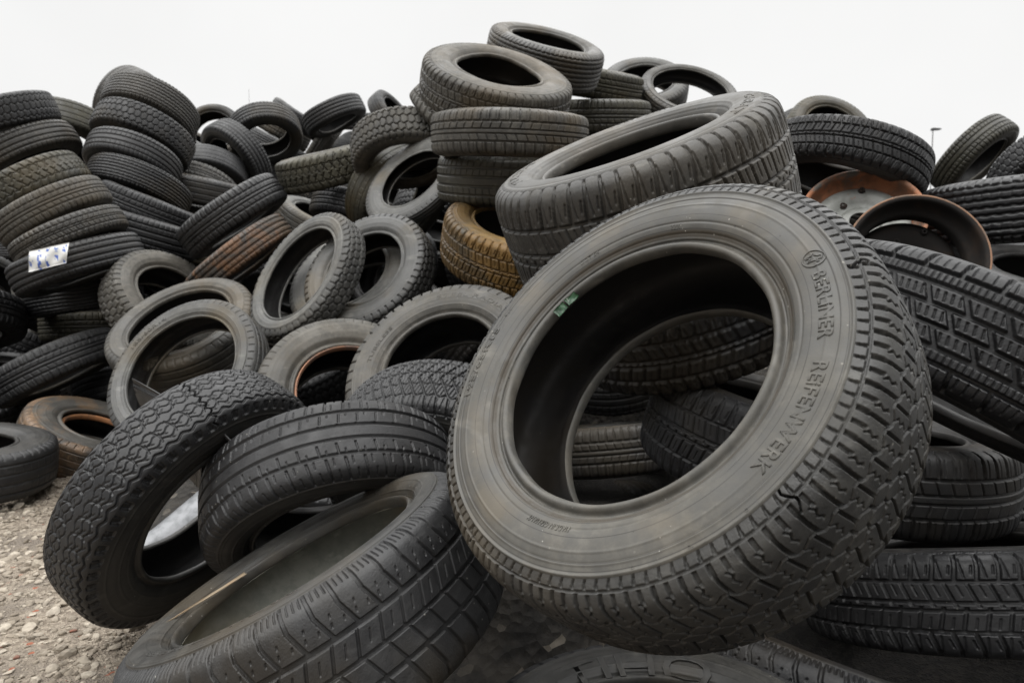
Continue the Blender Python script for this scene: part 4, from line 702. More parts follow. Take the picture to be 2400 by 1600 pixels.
ADDED_MOUND_H = """
-30 -30 -30 -30 -30 -30 -30 -30 -30 -30 -30 -30 -30 -30 -30 -30 -30 -30 -30 -30 -30 -30 -30 -30 -30 -30 -30 -30 -30 -30 -30 -30 -30 -30 -30 -30 -30 -30 -30 -30 -30 -30 -29 -29 -28 -28 -28 -28 -28 -29 -30 -30 -30 -30 -30 -30 -30 -30 -30 -30 -30 -30
-30 -30 -30 -30 -30 -30 -30 -30 -30 -30 -30 -30 -30 -30 -30 -30 -30 -30 -30 -30 -30 -30 -30 -30 -30 -30 -30 -30 -30 -30 -30 -30 -30 -30 -30 -30 -30 -30 -30 -30 -28 -27 -25 -22 -20 -19 -19 -19 -21 -23 -26 -27 -29 -30 -30 -30 -30 -30 -30 -30 -30 -30
-30 -30 -30 -30 -30 -30 -30 -30 -30 -30 -30 -30 -30 -30 -30 -30 -30 -30 -30 -30 -30 -30 -30 -30 -30 -30 -30 -30 -30 -30 -30 -30 -30 -30 -30 -30 -30 -30 -28 -26 -21 -16 -12 -8 -5 -4 -3 -4 -6 -9 -13 -17 -22 -26 -29 -30 -30 -30 -30 -30 -30 -30
-30 -30 -30 -30 -30 -30 -30 -30 -30 -30 -30 -30 -30 -30 -30 -30 -30 -30 -30 -30 -30 -30 -30 -30 -30 -30 -30 -30 -30 -30 -30 -30 -30 -30 -30 -30 -29 -26 -21 -14 -7 -1 4 9 12 13 14 13 11 8 3 -3 -9 -16 -22 -27 -29 -30 -30 -30 -30 -30
-30 -30 -30 -30 -30 -30 -30 -30 -30 -30 -30 -30 -30 -30 -30 -30 -30 -30 -30 -30 -30 -30 -30 -30 -30 -30 -30 -29 -28 -27 -27 -27 -27 -27 -27 -27 -24 -17 -8 0 8 15 21 25 29 31 31 30 28 24 19 13 6 -2 -11 -19 -26 -29 -30 -30 -30 -30
-30 -30 -30 -30 -30 -30 -30 -30 -30 -30 -30 -30 -30 -30 -30 -30 -30 -30 -30 -30 -30 -30 -30 -30 -30 -29 -27 -24 -20 -17 -15 -14 -14 -15 -17 -18 -14 -4 6 15 24 31 37 42 46 48 48 47 45 41 36 29 21 13 3 -7 -18 -26 -29 -30 -30 -30
-30 -30 -30 -30 -30 -30 -30 -30 -30 -30 -30 -30 -30 -30 -30 -30 -30 -30 -29 -28 -27 -27 -27 -27 -26 -22 -16 -11 -6 -2 1 2 2 1 -1 -3 0 9 20 30 39 47 54 59 63 65 66 65 62 58 52 45 36 27 17 6 -6 -17 -26 -29 -30 -30
-30 -30 -30 -30 -30 -30 -30 -30 -30 -30 -30 -30 -30 -30 -30 -30 -29 -27 -24 -20 -17 -15 -14 -15 -14 -9 -2 5 11 15 18 19 20 18 16 12 13 22 33 44 54 62 70 75 80 82 83 82 79 74 68 60 51 41 30 18 6 -7 -19 -27 -30 -30
-30 -30 -30 -30 -30 -30 -30 -30 -30 -30 -30 -30 -30 -30 -29 -27 -23 -17 -11 -6 -2 1 2 2 2 6 14 21 27 32 35 37 37 35 32 28 27 34 46 57 68 77 85 92 96 99 100 99 95 90 83 75 65 54 43 30 17 4 -10 -22 -28 -30
-30 -30 -30 -30 -30 -30 -30 -30 -30 -30 -30 -30 -30 -29 -26 -19 -11 -3 5 11 15 18 19 19 18 22 29 37 43 48 52 54 54 52 49 44 41 47 58 70 82 92 101 108 113 116 117 116 112 106 98 89 79 67 55 41 28 13 -1 -15 -26 -30
-30 -30 -30 -30 -30 -30 -30 -30 -30 -30 -30 -30 -29 -26 -18 -7 3 12 20 27 32 35 37 36 35 37 44 52 59 65 69 71 71 69 66 61 56 59 70 82 95 106 116 124 130 133 134 133 128 122 113 103 91 79 66 52 37 22 7 -8 -21 -28
-30 -30 -30 -30 -30 -30 -30 -30 -30 -30 -30 -30 -26 -18 -6 6 17 27 36 43 49 52 54 53 52 54 59 67 75 81 85 86 86 85 82 76 71 73 82 94 107 119 130 139 146 150 151 149 144 137 127 116 103 90 75 61 46 30 15 -1 -16 -27
-30 -30 -30 -30 -30 -30 -30 -30 -30 -30 -30 -28 -20 -8 5 18 30 41 51 59 65 69 71 70 68 69 73 81 88 92 95 96 96 96 97 92 86 88 95 105 118 131 143 154 162 167 168 166 160 151 140 127 114 99 84 69 53 37 21 5 -12 -24
-30 -30 -30 -30 -30 -30 -30 -30 -30 -30 -29 -24 -13 2 16 30 42 54 65 74 81 86 88 85 76 75 70 75 79 81 95 98 98 98 110 107 101 104 110 117 128 141 155 167 177 184 185 182 175 164 151 137 123 107 91 75 59 43 26 9 -7 -20
-30 -30 -30 -30 -30 -30 -30 -30 -30 -30 -28 -19 -5 10 25 40 54 67 79 89 97 103 102 83 54 50 10 10 10 10 81 96 98 98 123 121 115 118 125 132 139 151 165 179 191 199 201 197 188 175 161 146 130 113 97 80 64 47 30 13 -4 -17
-30 -30 -30 -30 -30 -30 -30 -30 -30 -30 -26 -14 2 18 33 49 64 78 91 103 112 116 106 54 53 45 10 10 10 10 90 98 98 134 141 134 127 132 141 147 153 160 173 188 202 211 213 209 198 183 168 151 134 118 101 84 67 49 32 15 -2 -15
-30 -30 -30 -30 -30 -30 -30 -30 -30 -29 -23 -9 7 24 40 56 72 87 102 115 123 108 95 54 52 44 10 10 10 10 125 158 161 162 138 128 123 141 155 163 168 171 179 192 207 215 217 214 203 187 171 154 137 119 102 85 68 51 33 16 -1 -14
-30 -30 -30 -30 -30 -30 -30 -30 -30 -28 -21 -6 11 28 45 61 77 93 108 121 113 24 24 24 36 38 4 10 10 10 147 184 185 159 68 68 68 124 164 179 184 185 185 193 205 214 216 213 202 186 170 153 136 119 102 85 67 50 33 16 -1 -14
-30 -30 -30 -30 -30 -30 -30 -30 -30 -28 -19 -4 13 31 48 64 73 78 90 103 111 24 24 24 18 48 48 10 10 113 179 194 143 91 38 68 68 68 159 190 198 198 193 192 199 207 209 205 194 180 165 149 133 116 99 82 65 48 31 14 -2 -16
-30 -30 -30 -30 -30 -30 -30 -30 -30 -28 -18 -3 14 31 48 57 40 3 3 3 70 24 24 24 24 107 134 125 113 142 151 79 74 -28 38 68 68 68 164 198 205 204 200 194 197 200 200 195 186 173 159 144 128 112 95 79 62 46 29 13 -3 -16
-30 -30 -30 -30 -30 -30 -30 -30 -30 -28 -18 -2 14 31 46 48 3 3 3 3 3 23 24 24 24 124 151 122 62 62 50 -28 66 51 56 68 68 68 166 199 206 206 204 204 208 209 205 197 185 172 157 142 126 109 93 77 61 45 30 15 1 -11
-30 -30 -30 -30 -30 -30 -30 -30 -30 -26 -14 1 17 32 46 46 3 3 3 3 3 29 43 46 52 132 131 56 62 62 62 50 144 154 68 68 68 133 179 196 203 204 208 215 222 223 218 207 193 177 161 145 129 112 96 81 66 52 38 23 8 -3
-30 -30 -30 -30 -30 -30 -30 -30 -29 -23 -9 7 23 39 51 42 -3 -3 3 3 3 5 33 42 52 123 73 8 56 62 62 62 145 161 140 138 143 166 183 193 200 203 211 223 231 231 226 214 198 182 166 149 133 118 104 90 76 61 47 31 16 4
-30 -30 -30 -30 -30 -30 -30 -30 -28 -20 -6 9 23 43 31 5 3 -3 3 3 4 4 5 5 10 60 61 49 56 62 62 62 136 157 158 163 168 175 190 203 210 212 217 226 231 221 217 208 195 184 169 154 141 127 114 99 85 70 55 39 24 11
-30 -30 -30 -30 -30 -30 -30 -30 -27 -18 -5 4 5 32 21 4 4 12 9 -1 4 5 5 5 10 47 83 115 111 118 121 125 147 160 167 172 174 175 191 212 218 218 218 223 218 172 172 172 172 183 176 164 151 138 123 108 93 78 62 46 30 17
-30 -30 -30 -30 -30 -30 -30 -29 -24 -13 -3 3 5 12 -26 -26 -14 9 11 -1 5 5 5 5 70 93 95 116 121 132 137 143 148 162 171 174 175 175 175 189 163 157 187 213 211 172 172 172 172 191 187 175 161 147 132 116 100 84 68 51 35 22
-30 -30 -30 -30 -30 -30 -30 -29 -23 -11 -2 3 2 -8 -8 -8 -8 3 8 5 5 5 5 61 89 94 95 114 121 137 146 148 157 163 174 175 163 139 129 138 145 157 187 205 209 172 172 172 172 202 198 185 170 154 139 122 106 89 73 56 39 26
-30 -30 -30 -30 -30 -30 -30 -29 -25 -14 -17 -10 -9 -20 -8 -8 -8 -8 10 13 12 14 65 90 83 83 87 102 125 139 149 160 157 145 132 127 133 143 133 138 152 186 205 205 214 172 172 172 212 220 208 193 177 160 144 127 110 93 76 59 42 29
-30 -30 -30 -30 -30 -30 -30 -30 -27 -19 -22 -11 -6 -20 -8 -8 -8 11 14 14 14 14 78 90 32 32 32 32 101 113 113 143 139 130 132 149 164 165 168 180 180 196 205 205 233 235 237 237 241 230 214 197 181 164 146 129 112 95 78 61 44 30
-30 -30 -30 -30 -30 -30 -30 -28 -23 -15 -11 -6 4 8 -8 -8 25 32 14 14 14 -4 41 35 2 32 32 32 96 112 113 130 131 136 168 201 206 174 174 180 180 180 206 222 240 250 252 251 246 232 216 199 182 164 147 130 113 96 79 61 44 31
-30 -30 -30 -30 -30 -30 -29 -24 -15 -3 5 13 22 28 27 30 43 38 28 2 21 18 35 16 2 32 38 38 90 104 106 113 147 159 175 196 202 174 174 180 180 180 206 224 240 249 251 250 242 229 213 196 180 163 146 129 112 95 78 60 44 30
-30 -30 -30 -30 -30 -28 -23 -16 -5 7 14 18 23 31 35 37 40 17 17 26 37 35 47 54 38 38 38 38 75 79 79 110 141 153 167 187 196 192 180 180 180 180 206 224 239 246 247 243 234 221 206 191 175 159 142 126 109 92 75 58 42 28
-30 -30 -29 -27 -26 -22 -13 -3 6 14 20 22 23 36 37 36 17 17 17 17 50 58 65 66 87 95 92 80 79 79 79 79 127 149 163 174 184 188 184 182 181 188 205 221 234 241 242 237 225 211 197 183 168 153 137 121 105 88 71 55 38 25
-30 -29 -25 -25 -21 -17 -2 9 13 17 22 23 11 21 14 -10 -13 17 17 17 54 62 62 62 87 93 77 55 79 79 79 79 118 138 150 160 168 172 173 171 172 183 198 212 224 231 231 225 215 201 187 173 159 145 130 114 99 83 66 50 34 21
-30 -27 -18 -15 -11 -8 5 11 5 5 16 -1 3 12 19 -6 -13 11 17 17 54 62 62 62 56 83 79 70 79 75 78 79 109 121 136 145 152 155 156 156 162 175 188 200 210 215 216 211 202 191 177 163 149 135 121 106 91 76 60 44 28 16
-26 -22 -13 -11 -7 -4 5 5 5 5 5 8 13 14 20 0 11 11 17 64 62 62 62 62 62 84 80 56 56 56 76 85 95 85 112 124 134 138 139 142 151 164 176 186 194 199 199 195 188 178 166 153 139 125 111 97 83 68 53 37 22 10
-16 -13 -7 -2 1 3 4 4 4 5 5 -19 6 20 38 55 54 64 71 85 50 56 62 62 62 75 56 56 56 56 72 79 85 85 85 85 113 121 123 129 140 152 163 172 178 182 182 179 173 165 154 142 129 115 101 87 73 59 44 29 14 2
-6 -3 0 2 2 0 0 0 3 4 5 3 33 38 26 27 27 27 21 70 70 56 62 62 76 78 56 56 56 56 67 71 78 82 84 85 99 104 108 116 128 139 148 156 162 165 165 162 157 150 141 130 118 105 91 77 63 49 35 21 6 -6
0 2 3 3 0 0 0 0 0 5 -13 18 26 32 14 9 27 27 21 54 66 96 106 101 67 66 56 56 56 56 66 68 74 78 79 79 85 88 94 104 115 125 133 140 145 148 148 146 141 135 126 117 106 94 81 67 53 39 25 11 -3 -14
2 3 4 4 0 0 0 0 0 17 7 34 36 42 21 9 27 27 27 27 72 122 133 129 101 92 89 56 56 75 77 73 72 72 70 67 68 72 80 91 101 110 118 124 128 130 131 129 125 119 111 103 92 81 69 57 43 29 15 1 -12 -22
-1 -1 4 26 0 0 0 0 0 25 56 47 38 59 55 27 27 27 27 55 72 135 150 147 138 126 114 102 98 98 92 83 75 67 60 54 53 57 66 77 86 95 102 107 111 113 113 112 108 103 96 88 79 68 57 45 32 19 5 -9 -21 -27
-1 -1 -1 29 20 -18 -30 -30 -30 -8 -16 -30 -30 -4 18 48 27 27 27 72 72 146 163 161 150 138 129 124 121 115 107 96 85 73 60 49 42 44 53 63 72 79 86 91 94 96 96 95 92 87 81 73 64 55 44 33 21 8 -5 -18 -26 -30
-2 -11 -27 -27 -27 -12 -3 -9 -17 -3 -30 -30 -30 -30 -30 31 108 129 132 140 148 165 168 170 160 148 143 142 138 130 121 109 96 82 68 53 40 35 40 48 56 63 69 74 77 79 79 78 75 70 65 58 50 40 31 20 8 -4 -16 -25 -29 -30
-3 -27 -27 -27 -27 -30 -11 -7 -6 -26 -30 -30 -30 -30 -30 31 125 150 155 158 166 168 168 174 166 159 159 158 153 145 133 120 106 91 75 59 44 32 28 33 41 47 53 57 60 62 62 61 58 54 49 42 35 26 17 6 -5 -15 -24 -29 -30 -30
6 -27 -27 -27 -27 -27 18 32 21 -22 -30 -30 -30 -30 -30 31 118 139 147 155 166 168 168 173 169 170 174 174 168 157 144 129 113 97 81 65 48 32 21 20 25 31 36 40 43 45 45 43 41 37 32 26 19 11 2 -7 -17 -25 -29 -30 -30 -30
11 -27 -27 -27 -27 -27 14 25 48 55 21 -30 -30 -30 14 81 120 132 142 154 163 168 171 172 172 180 187 187 180 167 151 135 119 102 85 68 51 34 19 11 13 16 20 24 26 27 27 26 24 21 16 10 4 -4 -12 -20 -26 -29 -30 -30 -30 -30
12 -27 -27 -27 -27 -27 14 25 54 68 67 34 28 29 52 91 109 120 132 146 157 166 171 172 175 186 191 191 185 172 155 138 121 104 87 70 53 36 22 14 11 10 10 11 11 11 11 9 7 4 -1 -6 -12 -18 -24 -27 -29 -30 -30 -30 -30 -30
13 1 -8 -27 -8 3 20 25 58 71 76 52 50 50 52 85 99 110 125 141 156 167 171 172 174 184 189 189 184 170 154 138 121 104 87 69 53 39 31 26 24 20 16 11 6 1 -2 -5 -9 -13 -16 -20 -24 -27 -29 -30 -30 -30 -30 -30 -30 -30
7 7 2 -3 3 18 25 39 54 60 75 52 52 52 52 88 98 107 122 138 154 166 170 169 168 176 182 182 176 163 149 133 117 101 84 68 55 48 45 43 40 36 30 23 15 7 -2 -10 -19 -24 -27 -28 -29 -30 -30 -30 -30 -30 -30 -30 -30 -30
-6 -2 0 4 14 22 5 5 5 5 70 74 52 52 81 97 100 104 117 132 146 158 163 162 158 163 168 168 162 152 140 126 111 95 80 69 63 62 62 60 57 52 46 38 29 20 9 -2 -14 -23 -28 -30 -30 -30 -30 -30 -30 -30 -30 -30 -30 -30
-19 -15 -10 0 14 22 5 5 5 5 70 86 87 87 95 99 99 100 110 123 135 144 149 148 144 148 152 152 147 139 128 116 102 89 79 76 77 79 79 77 73 68 61 53 44 33 22 10 -3 -15 -25 -29 -30 -30 -30 -30 -30 -30 -30 -30 -30 -30
-28 -25 -17 -2 13 22 5 5 5 5 55 63 80 84 89 94 94 92 100 111 121 129 132 132 130 134 137 137 133 126 116 105 93 86 86 90 94 96 96 94 90 84 77 68 58 46 34 22 8 -6 -18 -27 -30 -30 -30 -30 -30 -30 -30 -30 -30 -30
-30 -27 -18 -2 14 23 5 5 5 5 52 62 63 70 75 80 81 81 89 98 106 112 116 118 121 127 133 133 128 119 108 97 90 93 99 106 111 113 113 111 106 100 91 82 71 59 46 32 18 4 -11 -23 -29 -30 -30 -30 -30 -30 -30 -30 -30 -30
-30 -28 -19 -3 13 29 37 47 50 51 61 63 62 60 61 65 69 75 82 87 91 98 103 107 114 123 140 143 137 126 113 101 98 105 115 122 127 130 130 128 122 115 106 95 83 70 56 42 28 13 -3 -17 -27 -30 -30 -30 -30 -30 -30 -30 -30 -30
-30 -28 -21 -7 9 25 40 53 59 61 62 62 60 52 48 53 64 76 82 84 86 90 91 80 80 80 126 150 148 135 120 108 109 119 129 138 144 147 147 144 138 130 119 107 94 80 66 51 36 20 4 -11 -24 -29 -30 -30 -30 -30 -30 -30 -30 -30
-30 -29 -25 -12 3 18 32 44 53 58 59 57 51 42 37 47 62 75 82 83 83 85 80 80 80 80 80 141 151 139 123 113 119 131 143 153 160 164 164 160 153 143 131 118 104 90 74 59 43 27 10 -6 -20 -28 -30 -30 -30 -30 -30 -30 -30 -30
-30 -30 -27 -19 -6 8 20 31 40 45 46 44 38 30 30 41 56 70 79 81 80 83 80 80 80 80 80 139 148 137 123 118 127 142 155 167 176 181 181 176 167 156 142 128 113 97 81 65 48 32 15 -1 -17 -27 -30 -30 -30 -30 -30 -30 -30 -30
-30 -30 -29 -25 -16 -4 8 17 24 29 30 28 22 18 23 36 51 65 76 80 81 83 80 80 80 80 120 143 140 129 119 121 135 150 165 179 190 196 197 191 180 166 151 135 119 103 86 69 53 36 19 2 -14 -27 -30 -30 -30 -30 -30 -30 -30 -30
-30 -30 -30 -29 -24 -16 -6 2 8 12 13 11 8 9 20 36 53 68 81 86 87 88 88 80 80 80 121 131 127 118 114 123 139 156 172 188 201 208 208 202 189 173 157 140 123 107 90 72 55 38 21 4 -13 -26 -30 -30 -30 -30 -30 -30 -30 -30
-30 -30 -30 -30 -29 -26 -20 -13 -8 -5 -4 -5 -3 5 21 38 55 71 84 90 92 94 99 96 99 105 119 121 118 112 112 124 141 158 175 192 205 211 211 206 193 176 159 142 125 108 91 74 56 39 22 5 -12 -26 -30 -30 -30 -30 -30 -30 -30 -30
-30 -30 -30 -30 -30 -29 -28 -25 -22 -20 -19 -17 -9 6 22 39 56 73 86 92 93 94 109 106 106 114 123 127 125 118 114 124 140 157 174 190 203 209 209 204 191 175 158 141 124 107 90 73 56 39 22 4 -13 -26 -30 -30 -30 -30 -30 -30 -30 -30
-30 -30 -30 -30 -30 -30 -30 -29 -29 -28 -27 -23 -10 7 24 41 58 75 89 94 94 111 118 113 113 123 134 139 137 129 120 123 136 152 168 182 194 201 201 195 183 169 153 137 121 104 87 71 54 37 20 3 -14 -27 -30 -30 -30 -30 -30 -30 -30 -30
-30 -30 -30 -30 -30 -30 -30 -30 -30 -30 -29 -24 -10 7 24 41 58 75 91 104 112 120 119 114 117 130 142 146 144 136 124 120 130 144 158 171 180 186 186 181 171 159 145 130 115 99 83 66 50 33 17 0 -16 -27 -30 -30 -30 -30 -30 -30 -30 -30
-30 -30 -30 -30 -30 -30 -30 -30 -30 -30 -29 -25 -12 5 21 38 55 71 86 100 111 115 113 109 117 131 143 146 145 137 124 114 121 134 147 157 165 169 170 165 158 147 135 121 107 92 77 61 45 28 12 -4 -19 -28 -30 -30 -30 -30 -30 -30 -30 -30
-30 -30 -30 -30 -30 -30 -30 -30 -30 -30 -30 -27 -15 0 17 33 48 63 77 89 98 101 100 100 111 125 137 142 140 132 118 108 112 123 133 142 149 153 153 149 143 134 123 111 98 83 69 54 38 22 6 -10 -23 -29 -30 -30 -30 -30 -30 -30 -30 -30
-30 -30 -30 -30 -30 -30 -30 -30 -30 -30 -30 -28 -20 -6 10 25 39 53 65 75 82 85 86 91 102 115 125 129 128 120 109 99 101 110 119 127 133 136 136 133 127 120 110 99 87 73 60 45 30 15 0 -15 -26 -30 -30 -30 -30 -30 -30 -30 -30 -30
-30 -30 -30 -30 -30 -30 -30 -30 -30 -30 -30 -29 -24 -13 1 16 29 41 52 60 66 68 71 79 91 102 110 113 112 106 97 88 88 96 104 111 116 118 119 116 111 105 96 86 75 62 49 36 21 7 -8 -21 -28 -30 -30 -30 -30 -30 -30 -30 -30 -30
-30 -30 -30 -30 -30 -30 -30 -30 -30 -30 -30 -30 -28 -20 -8 5 17 28 37 44 49 52 57 67 78 87 93 96 95 91 83 75 74 81 89 95 99 101 101 99 95 89 81 72 62 50 38 25 11 -3 -16 -26 -30 -30 -30 -30 -30 -30 -30 -30 -30 -30
-30 -30 -30 -30 -30 -30 -30 -30 -30 -30 -30 -30 -30 -26 -18 -7 4 13 22 28 32 36 44 54 64 72 77 79 78 75 68 61 60 66 73 78 82 84 84 82 79 73 66 58 48 37 26 14 1 -12 -23 -29 -30 -30 -30 -30 -30 -30 -30 -30 -30 -30
-30 -30 -30 -30 -30 -30 -30 -30 -30 -30 -30 -30 -30 -29 -26 -19 -10 -1 6 12 16 21 30 40 49 56 60 62 61 58 53 46 45 50 57 62 65 67 67 65 62 57 51 43 34 24 13 2 -10 -21 -28 -30 -30 -30 -30 -30 -30 -30 -30 -30 -30 -30
-30 -30 -30 -30 -30 -30 -30 -30 -30 -30 -30 -30 -30 -30 -29 -27 -22 -16 -10 -5 0 7 16 26 33 39 43 45 44 42 37 31 30 35 40 45 48 50 50 48 45 41 35 28 19 10 0 -11 -20 -27 -30 -30 -30 -30 -30 -30 -30 -30 -30 -30 -30 -30
-30 -30 -30 -30 -30 -30 -30 -30 -30 -30 -30 -30 -30 -30 -30 -30 -28 -26 -23 -20 -15 -7 2 10 17 23 26 28 27 25 20 15 14 19 24 28 31 33 33 31 28 24 19 12 4 -4 -13 -22 -27 -30 -30 -30 -30 -30 -30 -30 -30 -30 -30 -30 -30 -30
-30 -30 -30 -30 -30 -30 -30 -30 -30 -30 -30 -30 -30 -30 -30 -30 -30 -30 -29 -28 -26 -20 -12 -5 1 6 9 11 10 8 4 -1 -2 2 7 11 14 15 15 14 12 8 3 -4 -11 -18 -24 -28 -30 -30 -30 -30 -30 -30 -30 -30 -30 -30 -30 -30 -30 -30
-30 -30 -30 -30 -30 -30 -30 -30 -30 -30 -30 -30 -30 -30 -30 -30 -30 -30 -30 -30 -30 -28 -24 -19 -14 -10 -8 -6 -7 -9 -12 -16 -17 -13 -9 -5 -3 -2 -2 -3 -5 -9 -13 -18 -23 -27 -29 -30 -30 -30 -30 -30 -30 -30 -30 -30 -30 -30 -30 -30 -30 -30
-30 -30 -30 -30 -30 -30 -30 -30 -30 -30 -30 -30 -30 -30 -30 -30 -30 -30 -30 -30 -30 -30 -29 -28 -26 -24 -22 -21 -22 -23 -25 -27 -27 -26 -23 -20 -18 -18 -17 -18 -20 -23 -26 -28 -29 -30 -30 -30 -30 -30 -30 -30 -30 -30 -30 -30 -30 -30 -30 -30 -30 -30
-30 -30 -30 -30 -30 -30 -30 -30 -30 -30 -30 -30 -30 -30 -30 -30 -30 -30 -30 -30 -30 -30 -30 -30 -30 -29 -29 -28 -29 -29 -29 -30 -30 -30 -29 -28 -28 -27 -27 -28 -28 -29 -30 -30 -30 -30 -30 -30 -30 -30 -30 -30 -30 -30 -30 -30 -30 -30 -30 -30 -30 -30
-30 -30 -30 -30 -30 -30 -30 -30 -30 -30 -30 -30 -30 -30 -30 -30 -30 -30 -30 -30 -30 -30 -30 -30 -30 -30 -30 -30 -30 -30 -30 -30 -30 -30 -30 -30 -30 -30 -30 -30 -30 -30 -30 -30 -30 -30 -30 -30 -30 -30 -30 -30 -30 -30 -30 -30 -30 -30 -30 -30 -30 -30
-30 -30 -30 -30 -30 -30 -30 -30 -30 -30 -30 -30 -30 -30 -30 -30 -30 -30 -30 -30 -30 -30 -30 -30 -30 -30 -30 -30 -30 -30 -30 -30 -30 -30 -30 -30 -30 -30 -30 -30 -30 -30 -30 -30 -30 -30 -30 -30 -30 -30 -30 -30 -30 -30 -30 -30 -30 -30 -30 -30 -30 -30
-30 -30 -30 -30 -30 -30 -30 -30 -30 -30 -30 -30 -30 -30 -30 -30 -30 -30 -30 -30 -30 -30 -30 -30 -30 -30 -30 -30 -30 -30 -30 -30 -30 -30 -30 -30 -30 -30 -30 -30 -30 -30 -30 -30 -30 -30 -30 -30 -30 -30 -30 -30 -30 -30 -30 -30 -30 -30 -30 -30 -30 -30
-30 -30 -30 -30 -30 -30 -30 -30 -30 -30 -30 -30 -30 -30 -30 -30 -30 -30 -30 -30 -30 -30 -30 -30 -30 -30 -30 -30 -30 -30 -30 -30 -30 -30 -30 -30 -30 -30 -30 -30 -30 -30 -30 -30 -30 -30 -30 -30 -30 -30 -30 -30 -30 -30 -30 -30 -30 -30 -30 -30 -30 -30
-30 -30 -30 -30 -30 -30 -30 -30 -30 -30 -30 -30 -30 -30 -30 -30 -30 -30 -30 -30 -30 -30 -30 -30 -30 -30 -30 -30 -30 -30 -30 -30 -30 -30 -30 -30 -30 -30 -30 -30 -30 -30 -30 -30 -30 -30 -30 -30 -30 -30 -30 -30 -30 -30 -30 -30 -30 -30 -30 -30 -30 -30
-30 -30 -30 -30 -30 -30 -30 -30 -30 -30 -30 -30 -30 -30 -30 -30 -30 -30 -30 -30 -30 -30 -30 -30 -30 -30 -30 -30 -30 -30 -30 -30 -30 -30 -30 -30 -30 -30 -30 -30 -30 -30 -30 -30 -30 -30 -30 -30 -30 -30 -30 -30 -30 -30 -30 -30 -30 -30 -30 -30 -30 -30
-30 -30 -30 -30 -30 -30 -30 -30 -30 -30 -30 -30 -30 -30 -30 -30 -30 -30 -30 -30 -30 -30 -30 -30 -30 -30 -30 -30 -30 -30 -30 -30 -30 -30 -30 -30 -30 -30 -30 -30 -30 -30 -30 -30 -30 -30 -30 -30 -30 -30 -30 -30 -30 -30 -30 -30 -30 -30 -30 -30 -30 -30
-30 -30 -30 -30 -30 -30 -30 -30 -30 -30 -30 -30 -30 -30 -30 -30 -30 -30 -30 -30 -30 -30 -30 -30 -30 -30 -30 -30 -30 -30 -30 -30 -30 -30 -30 -30 -30 -30 -30 -30 -30 -30 -30 -30 -30 -30 -30 -30 -30 -30 -30 -30 -30 -30 -30 -30 -30 -30 -30 -30 -30 -30
"""
